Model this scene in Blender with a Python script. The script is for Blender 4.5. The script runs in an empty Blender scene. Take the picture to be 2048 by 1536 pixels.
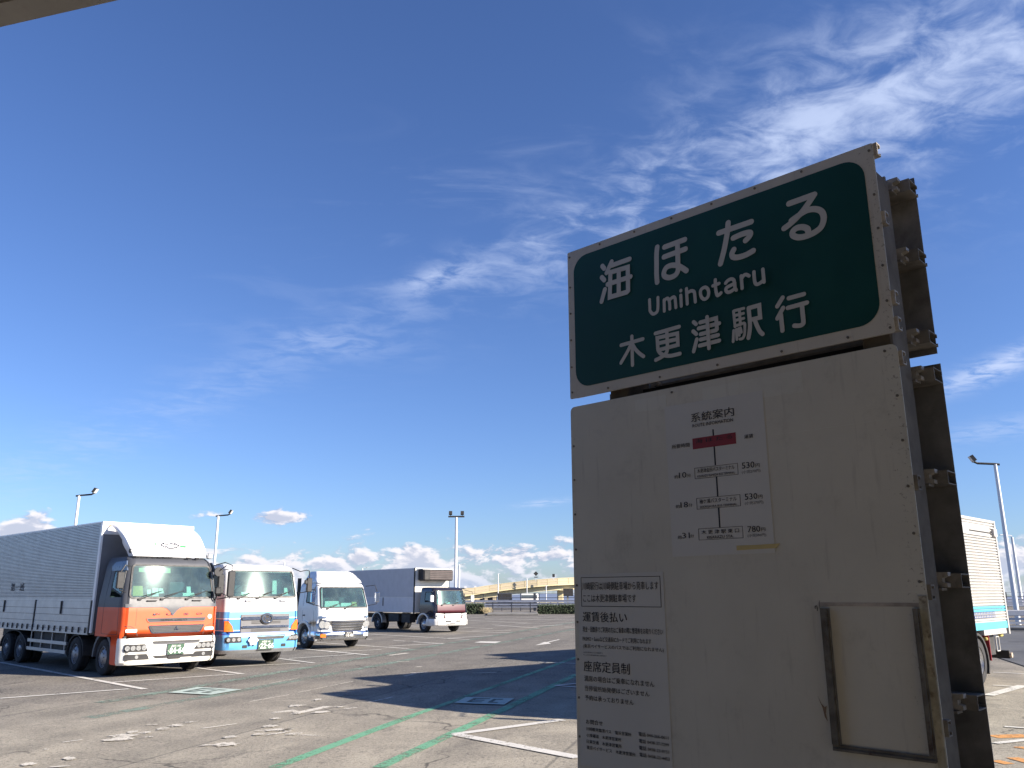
import bpy, bmesh, math, random, json
from mathutils import Vector, Matrix
random.seed(7)
sc = bpy.context.scene
COL = sc.collection
rad = math.radians
# ------------------------------------------------------------------ camera
cd = bpy.data.cameras.new('camera'); cam = bpy.data.objects.new('camera', cd); COL.objects.link(cam)
cd.sensor_width = 36.0; cd.lens = 1655 / 2048 * 36; cd.clip_start = 0.05; cd.clip_end = 20000
_p, _r = 0.2477, 0.0025
_R = Vector((1, 0, 0)); _U = Vector((0, -math.sin(_p), math.cos(_p))); _F = Vector((0, math.cos(_p), math.sin(_p)))
_cr, _sr = math.cos(_r), math.sin(_r)
_r2 = _R * _cr - _U * _sr; _u2 = _R * _sr + _U * _cr
cam.matrix_world = Matrix(((_r2.x, _u2.x, -_F.x, 0), (_r2.y, _u2.y, -_F.y, 0), (_r2.z, _u2.z, -_F.z, 1.93), (0, 0, 0, 1)))
sc.camera = cam
sc.view_settings.view_transform = 'Standard'; sc.view_settings.look = 'None'; sc.view_settings.gamma = 1
sc.view_settings.use_curve_mapping = False
sc.view_settings.exposure = 1.3
sc.cycles.max_bounces = 8; sc.cycles.transparent_max_bounces = 12
sc.cycles.sample_clamp_indirect = 6
# ------------------------------------------------------------------ sun
SUN_EL, SUN_AZ = 25.5, 108.0      # azimuth clockwise from +Y
S = Vector((math.sin(rad(SUN_AZ)) * math.cos(rad(SUN_EL)), math.cos(rad(SUN_AZ)) * math.cos(rad(SUN_EL)), math.sin(rad(SUN_EL))))
sl = bpy.data.lights.new('sun', 'SUN'); sl.energy = 5.0; sl.angle = rad(0.53); sl.color = (1.0, 0.90, 0.77)
so = bpy.data.objects.new('sun', sl); COL.objects.link(so); so.location = (60, -20, 40)
so.rotation_euler = S.to_track_quat('Z', 'Y').to_euler()
# ------------------------------------------------------------------ node helper
class NT:
    def __init__(s, nt): s.nt = nt; s.n = nt.nodes; s.l = nt.links
    def new(s, t, **kw):
        n = s.n.new(t)
        for k, v in kw.items(): setattr(n, k, v)
        return n
    def put(s, sock, v):
        if v is None: return
        if hasattr(v, 'is_output') or isinstance(v, bpy.types.NodeSocket): s.l.new(v, sock)
        else:
            if sock.type in ('RGBA',) and isinstance(v, (tuple, list)) and len(v) == 3: v = (*v, 1)
            sock.default_value = v
    def math(s, op, a, b=None, c=None, clamp=False):
        n = s.new('ShaderNodeMath', operation=op, use_clamp=clamp)
        s.put(n.inputs[0], a); s.put(n.inputs[1], b); s.put(n.inputs[2], c); return n.outputs[0]
    def add(s, a, b): return s.math('ADD', a, b)
    def sub(s, a, b): return s.math('SUBTRACT', a, b)
    def mul(s, a, b): return s.math('MULTIPLY', a, b)
    def div(s, a, b): return s.math('DIVIDE', a, b)
    def vmath(s, op, a, b=None):
        n = s.new('ShaderNodeVectorMath', operation=op); s.put(n.inputs[0], a); s.put(n.inputs[1], b)
        return n.outputs['Value'] if op in ('DOT_PRODUCT', 'LENGTH') else n.outputs[0]
    def noise(s, vec, scale, detail=4, rough=0.5, dist=0.0):
        n = s.new('ShaderNodeTexNoise'); s.put(n.inputs['Vector'], vec); n.inputs['Scale'].default_value = scale
        n.inputs['Detail'].default_value = detail; n.inputs['Roughness'].default_value = rough; n.inputs['Distortion'].default_value = dist
        return n.outputs[0]
    def ramp(s, v, a, b, lo=0.0, hi=1.0, smooth=True):
        n = s.new('ShaderNodeMapRange', interpolation_type='SMOOTHSTEP' if smooth else 'LINEAR'); n.clamp = True
        s.put(n.inputs[0], v); s.put(n.inputs[1], a); s.put(n.inputs[2], b); s.put(n.inputs[3], lo); s.put(n.inputs[4], hi); return n.outputs[0]
    def mix(s, f, a, b, blend='MIX'):
        n = s.new('ShaderNodeMix', data_type='RGBA', blend_type=blend)
        s.put(n.inputs[0], f); s.put(n.inputs[6], a); s.put(n.inputs[7], b); return n.outputs[2]
    def comb(s, x, y, z):
        n = s.new('ShaderNodeCombineXYZ'); s.put(n.inputs[0], x); s.put(n.inputs[1], y); s.put(n.inputs[2], z); return n.outputs[0]
    def sep(s, v):
        n = s.new('ShaderNodeSeparateXYZ'); s.put(n.inputs[0], v); return n.outputs
# ------------------------------------------------------------------ sky
w = bpy.data.worlds.new('World'); sc.world = w; w.use_nodes = True
W = NT(w.node_tree); W.n.clear()
tc = W.new('ShaderNodeTexCoord'); D = W.vmath('NORMALIZE', tc.outputs['Generated'])
dx, dy, dz = W.sep(D)
sky = W.new('ShaderNodeTexSky', sky_type='NISHITA', sun_disc=False)
sky.sun_elevation = rad(SUN_EL); sky.sun_rotation = rad(SUN_AZ); sky.altitude = 0; sky.air_density = 1.0; sky.dust_density = 0.35; sky.ozone_density = 2.2
zc = W.math('MAXIMUM', dz, 0.004)
W.l.new(W.vmath('NORMALIZE', W.comb(dx, dy, zc)), sky.inputs[0])
skyc = W.mix(1.0, sky.outputs[0], (0.75, 0.93, 1.37), 'MULTIPLY')
az = W.math('ARCTAN2', dx, dy); el = W.math('ARCSINE', dz)
def gauss(u, c, s_):
    t = W.div(W.sub(u, c), s_); return W.math('EXPONENT', W.mul(W.mul(t, t), -1.0))
# cumulus low over the sea, in (azimuth, elevation) space
AE = W.comb(W.mul(az, 1.0), W.mul(el, 2.1), 0.0)
def cum(vec):
    a = W.noise(vec, 24.0, 8, 0.58, 0.2); b = W.noise(vec, 8.0, 2, 0.5); return W.add(W.mul(W.sub(W.add(W.mul(a, 0.7), W.mul(b, 0.3)), 0.5), 1.45), 0.5)
lump = None
for (a_, e_, sa, se, k) in [(-16.5, 4.8, 2.8, .65, .27), (-14.6, 5.2, 1.5, .6, .12), (-29.5, 4.2, 2.0, .9, .30), (-31, 3.4, 3.0, .8, .16), (-10.7, 5.4, 1.2, .35, .17), (-9.6, 4.3, .8, .5, .14), (-5.3, 4.5, 1.3, .3, .15), (-6.5, 2.9, 1.1, .5, .12), (0.0, 2.5, 2.2, .6, .10), (33.5, 1.6, 2.2, 1.3, .24), (-19, 3.0, 2.0, .6, .08)]:
    g = W.mul(W.mul(gauss(az, rad(a_), rad(sa)), gauss(el, rad(e_), rad(se))), k)
    lump = g if lump is None else W.add(lump, g)
thr = W.add(W.ramp(el, rad(2.1), rad(4.6), 0.425, 0.72), W.ramp(el, rad(4.8), rad(8.0), 0.0, 0.4))
def dens(vec, extra=0.0):
    return W.ramp(W.sub(W.add(cum(vec), lump), thr), -0.03, 0.13)
d0 = dens(AE)
AE2 = W.vmath('ADD', AE, (0.004, 0.009, 0.0))
up = W.ramp(W.sub(W.add(cum(AE2), lump), thr), -0.06, 0.22)
shade = W.ramp(W.sub(d0, up), -0.25, 0.55)
lowf = W.ramp(el, rad(0.5), rad(4.0))
ccol = W.mix(shade, (3.9, 4.4, 5.8), (8.4, 8.1, 8.5))
ccol = W.mix(W.ramp(el, rad(0.0), rad(2.5), 0.55, 0.0), ccol, (4.0, 5.1, 7.0))
d0 = W.mul(d0, W.ramp(el, rad(-0.5), rad(0.6), 0.5, 0.95))
# high cirrus: noise laid out on a flat layer far above
zz = W.add(dz, 0.08)
P = W.comb(W.div(dx, zz), W.div(dy, zz), 0.0)
# main streak follows a great circle from upper right to middle
nrm = Vector((-0.014, 0.922, 0.386)).cross(Vector((0.495, 0.691, 0.526))).normalized()
dist = W.vmath('DOT_PRODUCT', D, tuple(nrm))       # signed distance from the streak
widen = W.ramp(az, rad(-8), rad(38), 0.030, 0.115, False)
t_ = W.div(W.sub(dist, 0.004), widen); band = W.math('EXPONENT', W.mul(W.mul(t_, t_), -1.0))
band = W.mul(band, W.ramp(az, rad(-12), rad(16), 0.25, 1.0))
wn = W.noise(P, 2.3, 8, 0.55, 0.25); wf = W.noise(W.vmath('MULTIPLY', P, (1.0, 1.25, 1.0)), 8.5, 8, 0.6, 0.45)
wis = W.ramp(W.add(W.mul(wn, 0.45), W.mul(wf, 0.55)), 0.42, 0.66)
c1 = W.mul(band, wis)
# faint veils
v1 = W.mul(gauss(dist, -0.06, 0.10), W.ramp(W.noise(W.vmath('MULTIPLY', P, (0.9, 2.0, 1.0)), 2.2, 7, 0.6, 1.5), 0.5, 0.75))
v1 = W.mul(v1, W.mul(W.ramp(az, rad(-30), rad(0), 0.0, 0.16), 1.0))
# low streaks left of centre and at the right
def blob(a_, e_, sa, se, k, slope=0.0):
    ee = W.sub(el, W.mul(W.sub(az, rad(a_)), slope))
    g = W.mul(gauss(az, rad(a_), rad(sa)), gauss(ee, rad(e_), rad(se)))
    return W.mul(W.mul(g, k), W.ramp(wf, 0.33, 0.62))
ex = W.add(blob(-5.6, 21.4, 2.4, .75, .55, 0.25), blob(-13, 16.6, 6.0, .9, .17, -0.05))
ex = W.add(ex, blob(31.5, 13.2, 4.0, .7, .85, 0.28)); ex = W.add(ex, blob(2.2, 6.0, 1.8, .22, .5, 0.1))
ex = W.add(ex, blob(31.0, 9.5, 4.0, .6, .3, 0.1))
cir = W.math('MINIMUM', W.add(W.add(W.mul(c1, 0.80), v1), ex), 0.85)
col = W.mix(cir, skyc, (5.3, 6.2, 8.5))
col = W.mix(d0, col, ccol)
bg = W.new('ShaderNodeBackground'); W.l.new(col, bg.inputs[0]); bg.inputs[1].default_value = 0.05
ow = W.new('ShaderNodeOutputWorld'); W.l.new(bg.outputs[0], ow.inputs[0])
try: w.cycles.sampling_method = 'MANUAL'; w.cycles.sample_map_resolution = 512
except Exception: pass

# ------------------------------------------------------------------ materials
MAT = {}
def mat(name, col, rough=0.6, metal=0.0, var=0.12, vs=3.0, bump=0.0, bs=60.0, dirt=None, dirt_amt=0.0, spec=0.5, coat=0.0, ds=6.0):
    if name in MAT: return MAT[name]
    m = bpy.data.materials.new(name); m.use_nodes = True; N = NT(m.node_tree)
    b = N.n['Principled BSDF']; o = N.new('ShaderNodeTexCoord').outputs['Object']
    n1 = N.noise(o, vs, 5, 0.6)
    c = N.mix(N.ramp(n1, 0.3, 0.7), tuple(v * (1 - var) for v in col), tuple(min(1, v * (1 + var)) for v in col))
    if dirt: c = N.mix(N.mul(N.ramp(N.noise(o, ds, 9, 0.7, 0.4), 0.48, 0.72), dirt_amt), c, dirt)
    N.put(b.inputs['Base Color'], c); b.inputs['Roughness'].default_value = rough; b.inputs['Metallic'].default_value = metal
    N.put(b.inputs['Roughness'], N.ramp(N.noise(o, vs * 4, 4, 0.6), 0.3, 0.7, rough * (.97 if 'paint' in name else .87), min(1, rough * (1.03 if 'paint' in name else 1.13))))
    b.inputs['Specular IOR Level'].default_value = spec
    if coat: b.inputs['Coat Weight'].default_value = coat; b.inputs['Coat Roughness'].default_value = 0.08
    if bump:
        bn = N.new('ShaderNodeBump'); bn.inputs['Strength'].default_value = bump; bn.inputs['Distance'].default_value = 0.01
        N.l.new(N.noise(o, bs, 4, 0.6), bn.inputs['Height']); N.l.new(bn.outputs[0], b.inputs['Normal'])
    MAT[name] = m; return m
def glassmat(name, tint, refl=0.12, rough=0.06, alpha=0.55):
    m = bpy.data.materials.new(name); m.use_nodes = True; N = NT(m.node_tree); N.n.clear()
    tr = N.new('ShaderNodeBsdfTransparent'); tr.inputs[0].default_value = (*tint, 1)
    df = N.new('ShaderNodeBsdfDiffuse'); df.inputs[0].default_value = (0.42, 0.50, 0.48, 1)
    gl = N.new('ShaderNodeBsdfGlossy'); gl.inputs['Roughness'].default_value = rough; gl.inputs[0].default_value = (0.9, 1.0, 0.97, 1)
    fr = N.new('ShaderNodeFresnel'); fr.inputs[0].default_value = 1.5
    o = N.new('ShaderNodeTexCoord').outputs['Object']
    m1 = N.new('ShaderNodeMixShader'); N.put(m1.inputs[0], N.ramp(N.noise(o, 2.5, 5, .6), .35, .75, 0.03, alpha)); N.l.new(tr.outputs[0], m1.inputs[1]); N.l.new(df.outputs[0], m1.inputs[2])
    m2 = N.new('ShaderNodeMixShader'); N.put(m2.inputs[0], N.math('MULTIPLY_ADD', fr.outputs[0], 1.0, refl)); N.l.new(m1.outputs[0], m2.inputs[1]); N.l.new(gl.outputs[0], m2.inputs[2])
    out = N.new('ShaderNodeOutputMaterial'); N.l.new(m2.outputs[0], out.inputs[0]); MAT[name] = m; return m
M = {}
M['paint_white'] = mat('paint_white', (.80, .80, .80), .4, var=.04, coat=.2, dirt=(.5, .5, .48), dirt_amt=.2)
M['paint_cream'] = mat('paint_cream', (.78, .76, .70), .4, var=.05, coat=.2, dirt=(.5, .48, .42), dirt_amt=.2)
M['orange'] = mat('paint_orange', (.66, .085, .016), .5, var=.06, coat=.08, dirt=(.3, .1, .05), dirt_amt=.15)
M['grey_paint'] = mat('paint_grey', (.062, .066, .078), .5, var=.06)
M['steelblue'] = mat('visor_bluegrey', (.10, .13, .19), .3, var=.06)
M['blue'] = mat('paint_blue', (.04, .22, .58), .35, var=.05, coat=.5)
M['lightblue'] = mat('paint_lightblue', (.12, .40, .72), .35, var=.05, coat=.5)
M['deepblue'] = mat('paint_deepblue', (.02, .11, .42), .35, var=.05, coat=.5)
M['cyan'] = mat('paint_cyan', (.10, .42, .55), .4, var=.05)
M['maroon'] = mat('paint_maroon', (.075, .011, .02), .4, var=.08, coat=.2)
M['darkpaint'] = mat('paint_black', (.02, .018, .026), .25, var=.1, coat=.6)
M['black'] = mat('black_plastic', (.02, .02, .022), .55, var=.2)
M['rubber'] = mat('rubber', (.018, .018, .02), .85, var=.3, bump=.3, dirt=(.10, .09, .08), dirt_amt=.4)
M['rim'] = mat('rim_steel', (.32, .32, .33), .45, metal=.6, var=.2, dirt=(.12, .10, .08), dirt_amt=.6)
M['rim_clean'] = mat('rim_bright', (.55, .55, .55), .3, metal=.7, var=.1)
M['alu_white'] = mat('aluminium_pale', (.43, .42, .40), .5, metal=.1, var=.06, dirt=(.36, .33, .29), dirt_amt=.3, ds=3)
M['box_front'] = mat('box_front_grey', (.17, .18, .20), .5, var=.08)
M['chrome'] = mat('chrome', (.75, .76, .78), .12, metal=1, var=.03)
M['alu'] = mat('aluminium', (.47, .48, .49), .42, metal=.7, var=.08, dirt=(.2, .19, .18), dirt_amt=.25)
M['alu_light'] = mat('aluminium_white', (.72, .71, .68), .5, metal=.15, var=.06, dirt=(.45, .42, .38), dirt_amt=.3, ds=3)
M['chassis'] = mat('chassis_black', (.025, .024, .024), .7, var=.3, dirt=(.09, .08, .07), dirt_amt=.5)
M['interior'] = mat('cab_interior', (.05, .055, .06), .8, var=.3, vs=2)
M['seat'] = mat('seat_cloth', (.12, .12, .13), .9, var=.3)
M['paper'] = mat('paper_white', (.65, .68, .62), .8, var=.1)
M['card'] = mat('yellow_card', (.50, .36, .12), .8, var=.15)
M['lens'] = mat('headlamp_lens', (.55, .56, .56), .12, metal=.6, var=.35, vs=40)
M['amber'] = mat('amber_lens', (.75, .16, .02), .25, var=.2, vs=20)
M['redlens'] = mat('red_plastic', (.22, .012, .02), .4, var=.15)
M['plate'] = mat('plate_green', (.03, .09, .05), .5, var=.1)
M['white_flat'] = mat('white_print', (.75, .75, .72), .5, var=.05)
M['dark_print'] = mat('dark_print', (.05, .05, .06), .6, var=.1)
M['grey_print'] = mat('grey_print', (.13, .13, .14), .6, var=.1)
M['green_print'] = mat('green_print', (.05, .35, .10), .6, var=.1)
M['blue_print'] = mat('blue_print', (.03, .10, .35), .6, var=.1)
M['glass'] = glassmat('windscreen_glass', (.62, .80, .78), .02, .038, .08)
M['sideglass'] = glassmat('side_glass', (.45, .55, .55), .03, .04, .08)

# ------------------------------------------------------------------ geometry helpers
def tag(o, label=None, cat=None, group=None, kind=None):
    if label: o['label'] = label
    if cat: o['category'] = cat
    if group: o['group'] = group
    if kind: o['kind'] = kind
    return o
def empty(name, loc=(0, 0, 0), rz=0.0, parent=None):
    o = bpy.data.objects.new(name, None); COL.objects.link(o); o.location = loc; o.rotation_euler = (0, 0, rz); o.empty_display_size = .2
    if parent: o.parent = parent
    return o
class B:
    def __init__(s): s.v = []; s.f = []; s.mi = []
    def add(s, vs, fs, mi=0):
        k = len(s.v); s.v += [tuple(v) for v in vs]; s.f += [tuple(i + k for i in f) for f in fs]; s.mi += [mi] * len(fs); return s
    def box(s, x0, x1, y0, y1, z0, z1, mi=0, bev=0.0):
        if bev > 0:
            b = bev; vs = []; 
            # chamfered along all vertical edges + top/bottom inset
            ring = [(x0 + b, y0), (x1 - b, y0), (x1, y0 + b), (x1, y1 - b), (x1 - b, y1), (x0 + b, y1), (x0, y1 - b), (x0, y0 + b)]
            cx, cy = (x0 + x1) / 2, (y0 + y1) / 2
            def ins(p): return (p[0] + (b if p[0] < cx else -b) * .8, p[1] + (b if p[1] < cy else -b) * .8)
            for z, rr in ((z0, 1), (z0 + b, 0), (z1 - b, 0), (z1, 1)):
                for p in ring:
                    q = ins(p) if rr else p; vs.append((q[0], q[1], z))
            fs = [tuple(range(7, -1, -1)), tuple(range(24, 32))]
            for l in range(3):
                for i in range(8):
                    j = (i + 1) % 8; fs.append((l * 8 + i, l * 8 + j, l * 8 + 8 + j, l * 8 + 8 + i))
            return s.add(vs, fs, mi)
        return s.add([(x0, y0, z0), (x1, y0, z0), (x1, y1, z0), (x0, y1, z0), (x0, y0, z1), (x1, y0, z1), (x1, y1, z1), (x0, y1, z1)],
                     [(0, 3, 2, 1), (4, 5, 6, 7), (0, 1, 5, 4), (1, 2, 6, 5), (2, 3, 7, 6), (3, 0, 4, 7)], mi)
    def tube(s, pts, r, n=8, mi=0, cap=True, r2=None):
        pts = [Vector(p) for p in pts]; rings = []; m = len(pts)
        for i, p in enumerate(pts):
            d = (pts[min(i + 1, m - 1)] - pts[max(i - 1, 0)]).normalized()
            a = d.cross(Vector((0, 0, 1))); 
            if a.length < 1e-3: a = Vector((1, 0, 0))
            a.normalize(); b_ = a.cross(d); rr = r if r2 is None else r + (r2 - r) * i / (m - 1)
            rings.append([p + (a * math.cos(t) + b_ * math.sin(t)) * rr for t in [2 * math.pi * k / n for k in range(n)]])
        vs = [v for rg in rings for v in rg]; fs = []
        for i in range(m - 1):
            for k in range(n):
                j = (k + 1) % n; fs.append((i * n + k, i * n + j, (i + 1) * n + j, (i + 1) * n + k))
        if cap: fs += [tuple(range(n - 1, -1, -1)), tuple((m - 1) * n + k for k in range(n))]
        return s.add(vs, fs, mi)
    def prism(s, poly, axis, a, b, mi=0):
        # poly in the two other axes (in order), extruded along axis from a to b
        def P3(p, t): return {'x': (t, p[0], p[1]), 'y': (p[0], t, p[1]), 'z': (p[0], p[1], t)}[axis]
        n = len(poly); vs = [P3(p, a) for p in poly] + [P3(p, b) for p in poly]
        fs = [tuple(range(n - 1, -1, -1)), tuple(range(n, 2 * n))] + [(i, (i + 1) % n, n + (i + 1) % n, n + i) for i in range(n)]
        return s.add(vs, fs, mi)
    def lathe_x(s, prof, cx, cy, cz, n=28, mi=0, sgn=1):
        # prof: (axial, radius)
        vs = []; fs = []; m = len(prof)
        for (a, r) in prof:
            for k in range(n):
                t = 2 * math.pi * k / n; vs.append((cx + a * sgn, cy + r * math.cos(t), cz + r * math.sin(t)))
        for i in range(m - 1):
            for k in range(n):
                j = (k + 1) % n; fs.append((i * n + k, i * n + j, (i + 1) * n + j, (i + 1) * n + k))
        return s.add(vs, fs, mi)
    def make(s, name, mats, parent=None, smooth=False, loc=None):
        me = bpy.data.meshes.new(name); me.from_pydata(s.v, [], s.f)
        if not isinstance(mats, (list, tuple)): mats = [mats]
        for m in mats: me.materials.append(m)
        if len(mats) > 1: me.polygons.foreach_set('material_index', s.mi)
        bm = bmesh.new(); bm.from_mesh(me); bmesh.ops.recalc_face_normals(bm, faces=bm.faces); bm.to_mesh(me); bm.free()
        if smooth:
            me.polygons.foreach_set('use_smooth', [True] * len(me.polygons))
            try: me.set_sharp_from_angle(angle=rad(35))
            except Exception: pass
        me.update(); o = bpy.data.objects.new(name, me); COL.objects.link(o)
        if parent: o.parent = parent
        if loc: o.location = loc
        return o
_fc = bpy.data.curves.new('t', 'FONT'); _fo = bpy.data.objects.new('t', _fc); COL.objects.link(_fo)
_tcache = {}
def text_geo(s, bold, res=2):
    k = (s, bold)
    if k in _tcache: return _tcache[k]
    _fc.body = s; _fc.resolution_u = res; _fc.offset = 0.0
    dg = bpy.context.evaluated_depsgraph_get(); dg.update()
    me = bpy.data.meshes.new_from_object(_fo.evaluated_get(dg))
    V = [(v.co.x, v.co.y) for v in me.vertices]; Fs = [tuple(p.vertices) for p in me.polygons]; bpy.data.meshes.remove(me)
    _tcache[k] = (V, Fs); return V, Fs
def text(name, s, x0, x1, z0, h, mp, mt, parent, bold=1, capheight=None):
    """flat lettering fitted into x0..x1, z0..z0+h and laid on the surface by mp(u, v)"""
    V, Fs = text_geo(s, bold)
    if not V: return None
    ax, bx = min(v[0] for v in V), max(v[0] for v in V); ay, by = min(v[1] for v in V), max(v[1] for v in V)
    b = B(); em = (0, .022, .030, .042)[bold]; sx = (x1 - x0) / (bx - ax + em); sy = h / (by - ay)
    for k, (ox, oy) in enumerate([(0, 0)] if not bold else [(0, 0), (em * .5, em * .12), (em, 0), (em * .5, -em * .12)]):
        q = [mp(x0 + (v[0] - ax + ox) * sx, z0 + (v[1] - ay + oy) * sy) for v in V]
        b.add([(p[0], p[1] - .00012 * k * (1 if abs(x1 - x0) < .5 else 5), p[2]) for p in q], Fs)
    me = bpy.data.meshes.new(name); me.from_pydata(b.v, [], b.f); me.materials.append(mt)
    o = bpy.data.objects.new(name, me); COL.objects.link(o); o.parent = parent; return o
def catmull(pts, n=6):
    if len(pts) < 3: return pts
    out = []; closed = pts[0] == pts[-1]
    for i in range(len(pts) - 1):
        p1, p2 = pts[i], pts[i + 1]
        p0 = pts[i - 1] if i > 0 else (pts[-2] if closed else p1); p3 = pts[i + 2] if i + 2 < len(pts) else (pts[1] if closed else p2)
        for k in range(n):
            t = k / n
            out.append(tuple(0.5 * ((2 * p1[a]) + (-p0[a] + p2[a]) * t + (2 * p0[a] - 5 * p1[a] + 4 * p2[a] - p3[a]) * t * t + (-p0[a] + 3 * p1[a] - 3 * p2[a] + p3[a]) * t ** 3) for a in (0, 1)))
    out.append(pts[-1]); return out
def stroke(b, pts, wd, mp, h0=0.0):
    """ribbon of width wd with round ends, laid by mp(u, v, h)"""
    pts = [Vector(p).to_2d() for p in pts]; closed = (pts[0] - pts[-1]).length < 1e-6 and len(pts) > 3
    if closed: pts = pts[:-1]
    n = len(pts); L = []; Rr = []; hw = wd / 2
    for i in range(n):
        if closed: a, c = pts[i - 1], pts[(i + 1) % n]
        else: a, c = pts[max(i - 1, 0)], pts[min(i + 1, n - 1)]
        d1 = (pts[i] - a); d2 = (c - pts[i])
        if d1.length < 1e-9: d1 = d2
        if d2.length < 1e-9: d2 = d1
        d1.normalize(); d2.normalize(); n1 = Vector((-d1.y, d1.x)); n2 = Vector((-d2.y, d2.x)); m = (n1 + n2)
        if m.length < .3: m = n1
        m.normalize(); k = hw / max(.45, m.dot(n1)); L.append(pts[i] + m * k); Rr.append(pts[i] - m * k)
    H = lambda i: h0 + 0.0005 * i / max(1, n)
    vs = []; fs = []
    for i in range(n): vs += [mp(L[i].x, L[i].y, H(i)), mp(Rr[i].x, Rr[i].y, H(i))]
    for i in range(n - 1 + (1 if closed else 0)):
        j = (i + 1) % n; fs.append((2 * i, 2 * i + 1, 2 * j + 1, 2 * j))
    if not closed:
        for e, q in ((0, 1), (n - 1, n - 2)):
            d = (pts[e] - pts[q]); 
            if d.length < 1e-9: d = Vector((1, 0))
            a0 = math.atan2(d.y, d.x); base = len(vs)
            arc = [pts[e] + Vector((math.cos(a0 + t), math.sin(a0 + t))) * hw for t in [-math.pi / 2 + math.pi * k / 6 for k in range(7)]]
            vs += [mp(p.x, p.y, H(e)) for p in arc]; fs.append(tuple(range(base, base + 7)))
    b.add(vs, fs)
# ------------------------------------------------------------------ ground
def ground_mats():
    m = bpy.data.materials.new('asphalt'); m.use_nodes = True; N = NT(m.node_tree); b = N.n['Principled BSDF']
    o = N.new('ShaderNodeTexCoord').outputs['Object']; x, y, z = N.sep(o)
    big = N.noise(o, 0.16, 6, 0.6, 0.6); mid = N.noise(o, 0.9, 6, 0.62, 0.4); fine = N.noise(o, 55, 3, 0.7); grit = N.noise(o, 17, 4, 0.75)
    # near ground paler and browner, far ground darker: sun-angle tone painted into the colour
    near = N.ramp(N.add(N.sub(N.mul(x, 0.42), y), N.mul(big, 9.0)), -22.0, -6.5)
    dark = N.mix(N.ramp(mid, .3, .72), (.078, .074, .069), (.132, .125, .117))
    near_lit = N.mix(N.ramp(mid, .3, .7), (.232, .211, .170), (.385, .348, .275))
    c = N.mix(N.ramp(near, 0, 1, .05, .92), dark, near_lit)
    c = N.mix(N.mul(N.ramp(big, .52, .72), .35), c, (.30, .26, .20))
    st = N.noise(N.vmath('MULTIPLY', o, (1, .35, 1)), 0.55, 7, .7, 1.4)
    c = N.mix(N.mul(N.ramp(st, .52, .66), .42), c, (.045, .045, .048))
    c = N.mix(N.ramp(grit, .38, .66, .0, .5), c, (.42, .38, .32))
    g2_ = N.noise(o, 26, 3, .7)
    c = N.mix(N.ramp(g2_, .52, .66, .0, .55), c, (.045, .042, .04))
    c = N.mix(N.ramp(fine, .56, .70, .0, .7), c, (.03, .03, .032))
    # worn tyre tracks along the aisle
    tr = N.math('ABSOLUTE', N.math('SINE', N.add(N.mul(N.add(x, N.mul(y, -.27)), 1.6), N.mul(big, 2.5))))
    c = N.mix(N.mul(N.ramp(tr, .75, 1.0), .18), c, (.05, .05, .05))
    vo = N.new('ShaderNodeTexVoronoi', feature='DISTANCE_TO_EDGE'); vo.inputs['Scale'].default_value = .22
    wob = N.new('ShaderNodeTexNoise'); wob.inputs['Scale'].default_value = 1.3; wob.inputs['Detail'].default_value = 6; N.l.new(o, wob.inputs['Vector'])
    N.put(vo.inputs['Vector'], N.vmath('ADD', o, N.vmath('MULTIPLY', wob.outputs['Color'], (1.2, 1.2, 0))))
    crack = N.mul(N.ramp(vo.outputs['Distance'], .0015, .006, 1.0, 0.0), N.ramp(N.noise(o, .35, 3), .45, .6))
    c = N.mix(N.mul(crack, .7), c, (.03, .03, .03))
    seam = N.math('ABSOLUTE', N.sub(N.math('FRACT', N.mul(N.add(N.mul(x, .963), N.mul(y, -.268)), .21)), .5))
    c = N.mix(N.mul(N.ramp(seam, .0, .008, 1.0, 0.0), .5), c, (.05, .05, .05))
    wv = N.noise(o, 6.0, 4, .6)
    c = N.mix(N.mul(N.ramp(wv, .62, .66), .35), c, (.04, .04, .042))
    N.put(b.inputs['Base Color'], c); b.inputs['Roughness'].default_value = .9; b.inputs['Specular IOR Level'].default_value = .25
    bn = N.new('ShaderNodeBump'); bn.inputs['Strength'].default_value = .9; bn.inputs['Distance'].default_value = .012
    N.put(bn.inputs['Height'], N.add(N.mul(fine, .6), grit)); N.l.new(bn.outputs[0], b.inputs['Normal'])
    return m
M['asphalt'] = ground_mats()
def paint(name, col, keep, fine=9.0):
    m = bpy.data.materials.new(name); m.use_nodes = True; N = NT(m.node_tree); b = N.n['Principled BSDF']
    o = N.new('ShaderNodeTexCoord').outputs['Object']
    n1 = N.noise(o, fine, 7, .7); n2 = N.noise(o, 1.1, 4, .6); n3 = N.noise(o, 45, 2, .6)
    wear = N.add(N.add(N.mul(n1, .5), N.mul(n2, .3)), N.mul(n3, .25))
    b.inputs['Roughness'].default_value = .75
    N.put(b.inputs['Base Color'], N.mix(N.ramp(n1, .3, .7), tuple(v * .82 for v in col), col))
    N.put(b.inputs['Alpha'], N.ramp(wear, keep - .06, keep + .05, 1.0, 0.0)); MAT[name] = m; return m
PM = {'w': paint('road_paint_white', (.62, .60, .55), .595), 'g': paint('road_paint_green', (.15, .36, .22), .575), 'p': paint('road_paint_worn_green', (.20, .27, .22), .53),
      'o': paint('road_paint_orange', (.60, .28, .08), .585), 'f': paint('road_paint_faded_white', (.62, .58, .50), .56), 's': paint('road_paint_pale_panel', (.42, .50, .45), .66)}
g = B(); NX, NY = 30, 16
g.add([(-160 + 320 * i / NX, -25 + 155 * j / NY, 0) for j in range(NY + 1) for i in range(NX + 1)], [(j * (NX + 1) + i, j * (NX + 1) + i + 1, (j + 1) * (NX + 1) + i + 1, (j + 1) * (NX + 1) + i) for j in range(NY) for i in range(NX)])
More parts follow.
